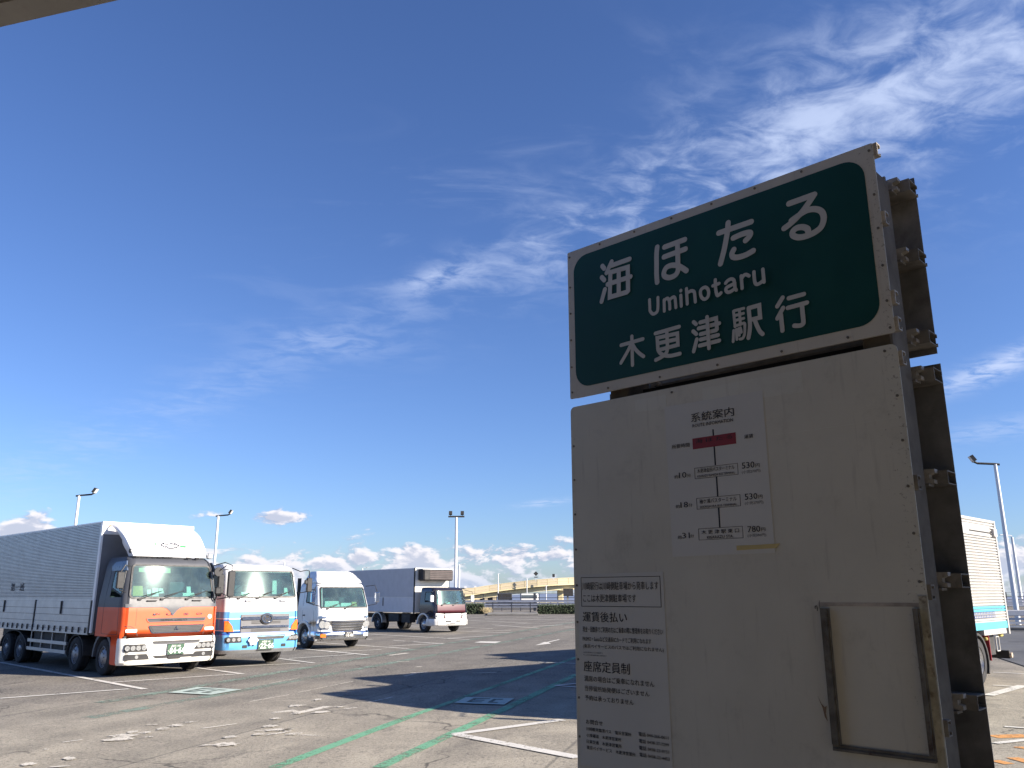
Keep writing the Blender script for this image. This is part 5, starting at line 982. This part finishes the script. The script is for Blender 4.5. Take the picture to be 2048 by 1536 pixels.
b = B(); b.box(-.92, .98, bx0 - .58, bx0 - .002, 2.58, 3.16, bev=.06); cu = b.make('cooling_unit', M['chassis'], T)
b = B()
for z in (2.66, 2.76, 2.86, 2.96, 3.05): b.box(-.55, .9, bx0 - .60, bx0 - .585, z, z + .035)
b.make('louvre', mat('louvre_maroon', (.10, .07, .07), .6), cu)
B().box(-.95, 1.0, bx0 - .5, bx0 - .002, 3.165, 3.20).make('unit_top', M['paint_white'], cu)
chassis(T, 1.0, 8.2)

# ================================================================== truck 5: ribbed silver box truck at the right, seen from behind the sign
def hidden_cab(T, hw, H, colm, hz):
    c = Cab([(.32, .02, hw), (.9, .02, hw), (1.7, .08, hw), (H - .25, .28, hw - .06), (H - .05, .42, hw - .12), (H, .62, hw - .16)], 1.6, .16)
    zr = [.32, .6, .9, 1.3, 1.72, 2.0, 2.3, H - .3, H - .15, H - .05, H]
    c.shell(T, 'cab_body', sorted(set(zr)), [-1, -.95, -.5, 0, .5, .95, 1], [.42, .72, 1.0, 1.3, 1.6], [M[colm]], lambda *a: 0, z_arch=(.72, .90))
    WS = [(-hw + .14, 1.72), (hw - .14, 1.72), (hw - .20, H - .28), (-hw + .20, H - .28)]
    ring(T, 'window_frame', quad_rr([(-hw + .10, 1.68), (hw - .10, 1.68), (hw - .16, H - .24), (-hw + .16, H - .24)], .09), quad_rr(WS, .07), c.front, .002, .02, M['black'])
    patch(T, 'windscreen', quad_rr(WS, .07), c.front, .002, .006, mat('dark_glass', (.02, .03, .035), .08, var=.05))
    g_ = patch(T, 'grille', quad_rr([(-.6, 1.0), (.6, 1.0), (.66, 1.36), (-.66, 1.36)], .05), c.front, .003, .015, M['chassis'])
    for z in (1.04, 1.13, 1.22, 1.31): patch(g_, 'grille_bar', [(-.6, z), (.6, z), (.6, z + .03), (-.6, z + .03)], c.front, .02, .01, M['alu'], .3)
    bq = Cab([(.32, .0, hw + .01), (.38, -.05, hw + .03), (.78, -.05, hw + .03), (.86, .0, hw + .01)], .7, .2)
    bq.shell(T, 'bumper', [.32, .38, .55, .78, .86], [-1, -.5, 0, .5, 1], [.3, .5], [M['paint_white']], lambda *a: 0)
    for P4 in ([(-hw + .10, .50), (-.55, .50), (-.60, .68), (-hw + .10, .70)], [(.55, .50), (hw - .10, .50), (hw - .10, .70), (.60, .68)]): lamp(T, 'headlight', bq, P4, 3)
    plate_no(T, bq, 0, .58, .36, .2, '10-24' if hw > 1.1 else '18-42', '袖ヶ浦 100', 'え')
    wipers(T, c, 1.72, (-.6, .1), .5)
    for sg in (-1, 1):
        sd = c.side(sg); q1 = quad_rr([(.46, 1.78), (1.1, 1.86), (1.1, H - .35), (.56, H - .35)], .05); q2 = quad_rr([(.42, 1.74), (1.14, 1.82), (1.14, H - .31), (.53, H - .31)], .06)
        ring(T, 'side_window_frame', q2, q1, sd, .001, .014, M['black']); patch(T, 'side_window', q1, sd, .001, .005, mat('dark_glass', (.02, .03, .035), .08, var=.05))
        dr_ = ring(T, 'door', quad_rr([(.38, .95), (1.25, .95), (1.25, H - .22), (.5, H - .22)], .05), quad_rr([(.388, .958), (1.242, .958), (1.242, H - .228), (.508, H - .228)], .05), sd, .001, .004, M['black'])
        B().box(sg * hw, sg * (hw + .03), 1.0, 1.14, 1.5, 1.54).make('handle', M['black'], dr_)
        mirror(T, sg * (hw + .22), .0, 1.85, 2.3, .18, [[(sg * (hw - .1), .3, H - .2), (sg * (hw + .2), .0, H - .2), (sg * (hw + .22), .0, 2.3)]])
        mg = B(); yc = 1.4 if hw > 1.1 else 1.2; rr0 = .62
        arc = [(yc + rr0 * math.cos(t), .46 + (rr0 - .04) * math.sin(t)) for t in [math.pi * k / 12 for k in range(13)]]; arc2 = [(yc + (rr0 - .07) * math.cos(t), .46 + (rr0 - .11) * math.sin(t)) for t in [math.pi * k / 12 for k in range(13)]]
        mg.prism(arc + arc2[::-1], 'x', min(sg * .8, sg * (hw + .01)), max(sg * .8, sg * (hw + .01))); mg.make('mudguard', M['chassis'], T)
    return c
P5 = Vector((11.73, 20.35)); L5 = 10.75; Y5 = -math.pi / 4; H5 = 1.22
o5 = P5 - rot(Y5, H5, L5)
T = empty('box_truck', (o5.x, o5.y, 0), Y5); tag(T, 'white ribbed box truck with light blue stripe parked behind the sign at the right', 'truck', 'trucks parked in the lot')
c = hidden_cab(T, 1.2, 2.75, 'cyan', 1.2)
dd = Cab([(2.76, .45, 1.12), (3.1, .65, 1.10), (3.62, 1.1, 1.05)], 1, .1); dd.shell(T, 'wind_deflector', [2.76, 2.9, 3.1, 3.35, 3.62], [-1, 0, 1], [1.3, 1.7], [M['paint_white']], lambda *a: 0)
B().box(-1.19, H5 - .03, 1.75, L5 - .02, 1.12, 3.58).make('cargo_box', M['alu_white'], T)
for sg in (-1, 1):
    xs = sg * (H5 - .03)
    P_ = []; z = 1.30
    while z < 3.55:
        P_ += [(0, z), (.026, z + .012), (.028, z + .042), (0, z + .054)]; z += .0655
    n_ = len(P_); b = B(); vs = [(xs + sg * p[0], 1.80, p[1]) for p in P_] + [(xs + sg * p[0], L5 - .10, p[1]) for p in P_]
    mi = [1 if (1.50 < (P_[i][1] + P_[i + 1][1]) / 2 < 1.63) else 0 for i in range(n_ - 1)]
    b.v = vs; b.f = [(i, i + 1, n_ + i + 1, n_ + i) for i in range(n_ - 1)]; b.mi = mi
    b.make('ribbed_side', [M['alu_white'], M['cyan']], T)
    B().box(xs, xs + sg * .022, 1.80, L5 - .10, 1.12, 1.275).make('lower_stripe', M['cyan'], T)
    B().box(xs, xs + sg * .035, L5 - .09, L5, .98, 3.60).make('rear_post', M['alu_white'], T)
    B().box(xs, xs + sg * .03, 1.74, L5 + .002, 3.555, 3.60).make('top_rail', M['alu_white'], T)
    B().box(xs - sg * .25, xs + sg * .01, 8.9, L5 - .2, 1.0, 1.118).make('sill_beam', M['alu_white'], T)
    for y in (8.45, ): wheel(T, sg * 1.04, y, .49, .27, sg, 'rim_clean', True)
    wheel(T, sg * 1.04, 1.4, .49, .27, sg, 'rim_clean')
    mg = B(); arc = [(8.45 + .64 * math.cos(t), .49 + .58 * math.sin(t)) for t in [-.55 + (math.pi + .7) * k / 16 for k in range(17)]]; arc2 = [(8.45 + .58 * math.cos(t), .49 + .53 * math.sin(t)) for t in [-.55 + (math.pi + .7) * k / 16 for k in range(17)]]
    mg.prism(arc + arc2[::-1], 'x', min(sg * .8, sg * 1.18), max(sg * .8, sg * 1.18)); mg.make('mudguard', M['chassis'], T)
    B().box(sg * .86, sg * 1.16, 9.30, 9.33, .45, 1.0).make('mud_flap', M['redlens'], T)
xs = H5 - .012
pnl = B().box(xs, xs + .012, 8.3, 10.25, 3.20, 3.46).make('placard', M['alu_white'], T)
B().box(xs + .012, xs + .03, 8.75, 10.35, 3.285, 3.305).make('lock_rod', M['chassis'], T)
B().box(xs, xs + .06, 10.42, 10.66, 3.22, 3.40).make('door_hinge', M['alu_white'], T)
on5 = lambda u, v: (xs + .016, u, v)
text('lettering', '東京湾運送', 8.0, 9.35, 1.53, .07, on5, M['blue_print'], T, 2) if False else None
b = B(); random.seed(3)
for r_, z in enumerate((1.455, 1.375)):
    y = 7.7
    while y < 9.75:
        w_ = random.uniform(.05, .09)
        b.box(xs + .012, xs + .016, y, y + w_, z, z + .008).box(xs + .012, xs + .016, y + w_ * .4, y + w_ * .55, z + .008, z + .055).box(xs + .012, xs + .016, y, y + w_ * .9, z + .04, z + .048); y += w_ + .035
b.make('lettering', M['blue_print'], T)
b = B()
for y, w_ in ((7.7, .12), (7.9, .16), (8.15, .1)): b.box(xs + .012, xs + .016, y, y + w_, 1.53, 1.545).box(xs + .012, xs + .016, y + w_ * .4, y + w_ * .6, 1.545, 1.60)
b.make('lettering', M['blue_print'], T)
b = B()
for k in range(9): b.tube([(1.195 + .03, 9.0 + k * .16, 1.035), (1.195 + .035, 9.0 + k * .16, 1.035)], .010, 6)
b.make('bolt_row', M['chassis'], T)
b = B().box(-1.15, 1.15, L5 - .06, L5 + .02, .42, .60); b.make('rear_bumper', M['chassis'], T); B().tube([(1.15, L5 - .02, .50), (1.20, L5 - .02, .50)], .06, 10).make('end_cap', mat('cap_beige', (.5, .40, .30), .6), T)
b = B()
for z in (.62, .93): b.tube([(1.10, 10.0, z), (1.10, 10.22, z)], .014, 6)
b.tube([(1.10, 10.0, .62), (1.10, 10.0, .93)], .014, 6).tube([(1.10, 10.22, .62), (1.10, 10.22, .93)], .014, 6).make('step_loop', M['alu_white'], T)
B().box(.7, 1.08, 9.5, 9.95, .55, 1.0).make('side_box', M['chassis'], T)
B().box(1.06, 1.14, 10.3, 10.5, .92, 1.0, bev=.02).make('marker_lamp', mat('marker_yellow', (.45, .38, .12), .4), T); B().box(1.06, 1.16, 9.18, 9.26, .88, .95, bev=.02).make('marker_lamp', MAT['marker_yellow'], T)
chassis(T, 1.0, L5 - .1)
# two shorter trucks parked behind the sign: their shadows reach into the aisle
for (far, yw, L_, H_, col, lab) in (((2.91, 18.45), -rad(50), 8.4, 3.39, 'paint_white', 'white box truck hidden behind the sign board, nearer of the two'), ((5.2, 26.1), -rad(50), 7.6, 3.1, 'blue', 'blue cab box truck hidden behind the sign board, farther of the two')):
    o_ = Vector(far) - rot(yw, -1.08, 1.75)
    T = empty('box_truck', (o_.x, o_.y, 0), yw); tag(T, lab, 'truck', 'trucks parked in the lot')
    hidden_cab(T, 1.06, 2.45, col, 1)
    B().box(-1.08, 1.08, 1.75, L_, .95, H_).make('cargo_box', M['alu_light'], T); chassis(T, 1.0, L_)
    for sg in (-1, 1):
        B().box(sg * 1.08, sg * 1.10, 1.75, L_, .95, 1.05).make('sill_rail', M['alu'], T)
        wheel(T, sg * .92, 1.2, .42, .24, sg, 'rim_clean'); wheel(T, sg * .92, L_ - 1.9, .42, .24, sg, 'rim', True)

# ================================================================== lamp poles
M['pole'] = mat('pole_white', (.72, .73, .74), .45, var=.04)
def lamp_pole(loc, H, r0, r1, kind, rz, lab, group='lamp poles round the lot'):
    P_ = empty('lamp_pole', (loc[0], loc[1], 0), rz); tag(P_, lab, 'lamp pole', group)
    B().tube([(0, 0, 0), (0, 0, H * .5), (0, 0, H - .3)], r0, 14, r2=r1).make('pole', M['pole'], P_, smooth=True)
    B().tube([(0, 0, 0), (0, 0, .03)], r0 * 2.2, 12).make('base_flange', M['galv'], P_)
    if kind == 'single':
        a = B(); a.tube([(-.25, 0, H - .32), (.0, 0, H - .28), (1.0, 0, H - .20), (1.25, 0, H - .05)], .07, 8); a.make('arm', M['chassis'], P_)
        f = B(); f.prism([(1.05, H + .0), (1.22, H - .12), (1.44, H + .24), (1.27, H + .34)], 'y', -.22, .22); fo = f.make('floodlight', M['chassis'], P_)
        B().prism([(1.222, H - .115), (1.25, H - .10), (1.465, H + .235), (1.442, H + .245)], 'y', -.19, .19).make('lamp_glass', M['alu_light'], fo)
    elif kind == 'double':
        B().box(-.85, .85, -.06, .06, H - .30, H - .14).make('crossbar', M['chassis'], P_)
        for x in (-.62, .62):
            f = B(); f.prism([(-.16, H + .0), (.08, H - .06), (.16, H + .30), (-.08, H + .36)], 'x', x - .17, x + .17); fo = f.make('floodlight', M['chassis'], P_)
            B().box(x - .03, x + .03, -.03, .03, H - .14, H + .05).make('bracket', M['chassis'], fo)
    else:
        B().tube([(0, 0, H - .3), (0, 0, H - .12), (.3 if kind == 'arm' else .2, 0, H - .06), (1.3, 0, H)], .06, 8).make('arm', M['pole'], P_)
        B().box(1.1, 1.75, -.12, .12, H - .04, H + .08, bev=.03).make('lamp_head', M['alu_light'], P_)
    return P_
lamp_pole((-35.2, 67.4), 10, .12, .10, 'single', 0, 'white lamp pole rising behind the orange truck cargo body')
lamp_pole((-30.2, 85.7), 10, .13, .11, 'single', 0, 'white lamp pole rising behind the orange truck cab')
lamp_pole((-5.9, 88), 10, .165, .12, 'double', 0, 'thick white lamp pole with twin floodlights behind the dark truck')
lamp_pole((-15.1, 239.6), 10, .30, .22, 'arm', 0, 'thin distant lamp pole just right of the twin floodlight pole')
lamp_pole((30.3, 51.6), 10, .15, .10, 'single', math.pi * .93, 'tall white lamp pole behind the guard rail at the right edge')
lamp_pole((72.9, 122.6), 10, .24, .17, 'arm', math.pi, 'farther white lamp pole with a flat arm at the right edge')
lamp_pole((-58.7, 217.7), 10, .2, .15, 'arm', math.pi, 'tiny distant lamp pole above the white and blue truck')
lamp_pole((-47.7, 269.7), 10, .2, .15, 'arm', 0, 'tiny distant lamp pole above the refrigerated cargo box')

# ================================================================== ramp bridge in the distance
M['bridge_beige'] = mat('bridge_panel_beige', (.50, .42, .29), .7, var=.07, vs=.25); M['bridge_yellow'] = mat('bridge_girder_cream', (.66, .56, .33), .65, var=.05, vs=.2); M['bridge_dark'] = mat('bridge_dark', (.22, .21, .15), .8)
br = empty('ramp_bridge', (0, 150, 0)); tag(br, 'beige curved ramp bridge rising behind the fence', 'bridge')
path = [(-22, -5, 1.0), (-15, -3.2, 1.8), (-9, -1.8, 2.5), (-4, -.8, 3.25), (0, -.2, 3.75), (4.4, .2, 4.22), (8, .9, 4.46), (12, 2.2, 4.62), (18, 5, 4.75), (26, 12, 4.8), (36, 24, 4.8), (50, 44, 4.8)]
def sweep(nm, z0f, z1f, y0, y1, m, path=path, par=br):
    b = B(); vs = []
    for (x, y, z) in path:
        for (yy, zz) in ((y0, z0f), (y0, z1f), (y1, z1f), (y1, z0f)): vs.append((x, y + yy, z + zz))
    fs = [(i * 4 + k, i * 4 + (k + 1) % 4, i * 4 + 4 + (k + 1) % 4, i * 4 + 4 + k) for i in range(len(path) - 1) for k in range(4)]; fs += [(0, 1, 2, 3), tuple(len(vs) - 4 + k for k in (3, 2, 1, 0))]
    return b.add(vs, fs).make(nm, m, par)
fine = []
for a, b_ in zip(path, path[1:]):
    for k in range(4): t = k / 4; fine.append(tuple(p + (q - p) * t for p, q in zip(a, b_)))
fine.append(path[-1])
sweep('parapet', -.95, 0, 0, .25, M['bridge_beige'], fine); sweep('parapet', -.95, 0, 7.5, 7.75, M['bridge_beige'], fine); sweep('coping', 0, .07, -.04, .29, M['bridge_yellow'], fine)
sweep('deck', -1.2, -.95, .02, 7.7, M['bridge_yellow'], fine); sweep('girder', -2.0, -1.32, .9, 6.8, M['bridge_yellow'], fine); sweep('girder_shadow_strip', -1.32, -1.2, .5, 7.2, M['bridge_dark'], fine)  # dark strip under the deck paints the shadow line above the girder
sweep('panel_rib', -.5, -.45, -.04, 0, M['bridge_yellow'], fine)
for (x, y, z) in fine[2::2]: B().box(x - .04, x + .04, y - .03, y, z - .93, z - .02).make('panel_post', M['bridge_yellow'], br)
for (x, z) in ((-15, -.4), (8.6, 2.4), (20, 2.7), (34, 2.7)):
    pr = B(); pr.box(x - .5, x + .5, 3.0, 5.2, -3, z, bev=.1).box(x - 1.6, x + 1.6, 2.0, 6.2, z - .01, z + .35 if z > 0 else z + .1); pr.make('pier', M['bridge_yellow'] if x > 0 else M['concrete'], br)
# distant viaduct with a row of openings, left
vd = empty('viaduct', (0, 168, 0)); tag(vd, 'distant beige viaduct wall with dark openings at the left end of the bridge', 'bridge')
B().box(-30, -3.0, 0, 5, 1.7, 3.0).make('deck_wall', M['bridge_beige'], vd); B().box(-30, 9, .3, 5, -.6, .35).make('base_wall', M['bridge_yellow'], vd)
for k in range(17): B().box(-29.5 + k * 1.6, -28.9 + k * 1.6, .2, 4.8, .35, 1.7).make('column', M['bridge_beige'], vd)
B().box(-29.8, -3.1, 3, 3.2, .35, 1.7).make('shade_wall', M['chassis'], vd)
for k in range(14): B().box(-29 + k * 1.95, -28.6 + k * 1.95, -.3, .0, 2.9, 3.35).make('parapet_lamp', M['paint_white'], vd)
# signs on the bridge
for (x, y, z, w_, nm, lab) in ((4.1, 148.6, 4.3, .42, 'diamond_sign', 'small dark diamond sign standing on the bridge parapet'), (7.2, 148.9, 4.45, .22, 'square_sign', 'tiny dark square sign standing on the bridge parapet')):
    s_ = empty(nm, (x, y, 0)); tag(s_, lab, 'sign'); B().box(-.04, .04, .02, .1, z - .3, z + .5).make('post', M['pole'], s_)
    if w_ > .3: B().prism([(-w_, z + .95), (0, z + .95 - w_), (w_, z + .95), (0, z + .95 + w_)], 'y', -.03, .02).make('sign_face', M['chassis'], s_); B().box(-.32, .32, -.03, .02, z + .28, z + .42).make('sub_plate', M['grey_paint'], s_)
    else: B().box(-w_, w_, -.03, .02, z + .2, z + .75).make('sign_face', M['chassis'], s_)
for (x, y, h, lab) in ((-2.4, 142, 5.1, 'slim white pole in front of the bridge, leftmost of three'), (2.4, 142, 4.35, 'slim white pole in front of the bridge, middle of three'), (5.6, 142, 3.1, 'short white pole in front of the bridge, rightmost of three')):
    s_ = empty('slim_pole', (x, y, 0)); tag(s_, lab, 'pole', 'slim poles before the bridge'); B().tube([(0, 0, 0), (0, 0, h)], .07, 8).make('pole', M['pole'], s_); B().box(-.06, .35, -.05, .05, h, h + .08).make('lamp_head', M['pole'], s_)
# road beyond the fence and the vehicles on it
rd = B().add([(-150, 131, -.3), (150, 131, -.3), (150, 175, -.3), (-150, 175, -.3)], [(0, 1, 2, 3)]).make('road', M['newasphalt']); tag(rd, 'grey road passing behind the fence and under the bridge', kind='structure')
v = empty('white_bus', (2.6, 118, -.0)); tag(v, 'white and cream bus passing behind the fence', 'bus')
B().box(-1.5, .95, 0, 2.2, .45, 1.9, bev=.12).make('body', M['paint_cream'], v); B().box(-1.35, .8, -.012, .0, 1.25, 1.68).make('windscreen', mat('bus_glass', (.12, .15, .17), .1), v); B().box(-1.42, .88, -.02, .0, .55, .72).make('bumper', M['alu_light'], v)
for x in (-1.2, .65): B().tube([(x - .12, .5, .4), (x + .12, .5, .4)], .4, 16).make('wheel', M['rubber'], v)
v = empty('dark_van', (-1.05, 119, 0)); tag(v, 'dark grey lorry box beside the white bus beyond the fence', 'lorry'); B().box(-1.0, 1.0, 0, 4, .5, 1.95, bev=.05).make('body', M['grey_paint'], v); B().box(-.9, .9, -.02, 0, 1.1, 1.85).make('dark_door', M['chassis'], v)
for x in (-.8, .8): B().tube([(x - .12, .6, .4), (x + .12, .6, .4)], .4, 16).make('wheel', M['rubber'], v)
v = empty('dark_sign_board', (7.8, 128, 0)); tag(v, 'dark backs of road sign boards on posts under the bridge', 'sign'); B().box(-.2, 1.3, 0, .1, 1.5, 2.6).box(1.6, 2.0, 0, .1, 1.6, 2.5).make('board', M['chassis'], v); B().box(.35, .6, .1, .3, 0, 2.6).box(1.7, 1.85, .1, .3, 0, 2.5).make('post', M['bridge_dark'], v)
v = empty('dark_kiosk', (12.2, 130, 0)); tag(v, 'dark blue kiosk and cabinet under the right part of the bridge', 'kiosk'); B().box(-.3, 1.2, 0, 1, .0, 2.6, bev=.05).make('cabinet', mat('kiosk_blue', (.05, .07, .11), .6), v); B().box(-2.2, -.8, 0, 1, 0, 1.4, bev=.05).make('low_cabinet', M['grey_paint'], v)

# ================================================================== fences, hedges, planting island
M['fence'] = mat('fence_navy', (.035, .04, .055), .5, var=.1)
fe = empty('steel_fence', (0, 96, 0)); tag(fe, 'dark steel post and rail fence running behind the hedges', 'fence')
k = 0
for x in [i * 2.1 - 60 for i in range(58)]:
    B().box(x - .04, x + .04, 0, .08, 0, 1.92).make('post', M['fence'], fe)
for z in (1.40, 1.08, .76): B().box(-60.5, 60.5, .01, .06, z, z + .07).make('rail', M['fence'], fe)
B().box(-60.5, 60.5, .015, .05, 1.87, 1.90).make('rail', M['fence'], fe)
B().box(2.35, 2.62, -.05, .12, 0, 1.95).make('end_post', M['fence'], fe)
lf = empty('low_railing', (0, 82.3, 0)); tag(lf, 'low dark guard railing between the two hedges', 'railing')
for x in (-1.9, -.1, 1.7, ): B().box(x - .05, x + .05, 0, .08, .1, 1.1).make('post', M['fence'], lf)
for z in (.98, .70, .42): B().box(-2.6, 2.35, .02, .07, z, z + .09).make('rail', M['fence'], lf)
gr_ = empty('bluish_barrier', (0, 90, 0)); tag(gr_, 'blue grey corrugated crash barrier behind the low railing', 'barrier')
for z in (.45, .72, 1.0): B().prism([(0, z), (-.05, z + .06), (0, z + .12), (0, z + .14), (-.05, z + .2), (0, z + .24)], 'x', -60, 60).make('beam', mat('barrier_bluegrey', (.26, .29, .37), .5, metal=.3), gr_)
for x in range(-60, 61, 4): B().box(x - .06, x + .06, .01, .12, 0, 1.25).make('post', M['galv'], gr_)
isl = B().box(-2.3, 2.35, 76.9, 83.2, 0, .16, bev=.05).make('traffic_island', mat('island_grey', (.17, .165, .155), .9, var=.25, vs=1, dirt=(.08, .08, .06), dirt_amt=.6), None); tag(isl, 'grey kerbed traffic island between the hedges', kind='structure')
B().box(-60, 60, 83.4, 84.6, 0, .14, bev=.04).make('kerb', M['concrete'], isl)
def hedge(x0, x1, y0, y1, h, lab, seed):
    random.seed(seed); he = empty('hedge', ((x0 + x1) / 2, (y0 + y1) / 2, 0)); tag(he, lab, 'hedge', 'clipped hedges along the lot edge'); hx, hy = (x1 - x0) / 2, (y1 - y0) / 2
    B().box(-hx + .06, hx - .06, -hy + .06, hy - .06, 0, h - .08, bev=.05).make('hedge_core', mat('hedge_core', (.010, .014, .008), .9), he)
    b = B(); n = int((x1 - x0) * 900 * .5)
    for k in range(n):
        f = random.random(); x = random.uniform(-hx, hx)
        if f < .5: p = Vector((x, -hy + random.gauss(0, .03), random.uniform(.02, h)))
        elif f < .8: p = Vector((x, random.uniform(-hy, hy), h + random.gauss(-.02, .035)))
        elif f < .9: p = Vector((random.choice((-hx, hx)) + random.gauss(0, .03), random.uniform(-hy, hy), random.uniform(.02, h)))
        else: p = Vector((x, hy, random.uniform(.02, h)))
        a = Vector((random.gauss(0, 1), random.gauss(0, 1), random.gauss(0, 1))).normalized(); c_ = a.orthogonal().normalized(); s_ = random.uniform(.05, .09)
        b.add([p - a * s_, p + c_ * s_ * .5, p + a * s_, p - c_ * s_ * .5], [(0, 1, 2, 3)])
    lo = b.make('foliage', mat('hedge_leaves', (.030, .048, .020), .7, var=.45, vs=5), he); lo['kind'] = 'stuff'
hedge(-4.6, -2.75, 82.2, 83.4, .95, 'short clipped dark hedge right of the dark truck', 1)
hedge(2.45, 12.5, 81.5, 82.8, .85, 'long clipped dark hedge running behind the sign board', 2)
gb = B(); random.seed(5)
for k in range(500):
    p = Vector((random.gauss(-2.45, .22), random.gauss(82.2, .3), random.uniform(.1, .5))); a = Vector((random.gauss(0, .4), random.gauss(0, .4), 1)).normalized(); c_ = a.orthogonal().normalized()
    gb.add([p, p + c_ * .02, p + a * .25], [(0, 1, 2)])
go = gb.make('dry_grass', mat('dry_grass', (.32, .26, .15), .9)); tag(go, 'pale dry grass tuft beside the short hedge', 'grass', kind='stuff')

# ================================================================== guard rail and parapet at the right
gr2 = empty('guard_rail', (20.5, 46.0, 0), math.atan2(-8, 34)); tag(gr2, 'pale grey guard rail in front of the sea at the right edge', 'guard rail')
GRM = mat('guardrail_pale', (.50, .51, .53), .5, metal=.2, var=.06)
B().box(-2, 48, 0, .14, .72, 1.02, bev=.03).make('top_beam', GRM, gr2)
for z in (.52, .32, .10): B().box(-2, 48, .05, .12, z, z + .11).make('rail', GRM, gr2)
for k in range(16): B().box(-1.5 + k * 3.1, -1.22 + k * 3.1, .15, .38, -.02, 1.0, bev=.03).make('post', M['pole'], gr2)
B().box(-2, 48, -.55, .05, 0, .16, bev=.03).make('kerb', mat('dark_kerb', (.05, .055, .065), .8), gr2)

bpy.data.objects.remove(_fo)
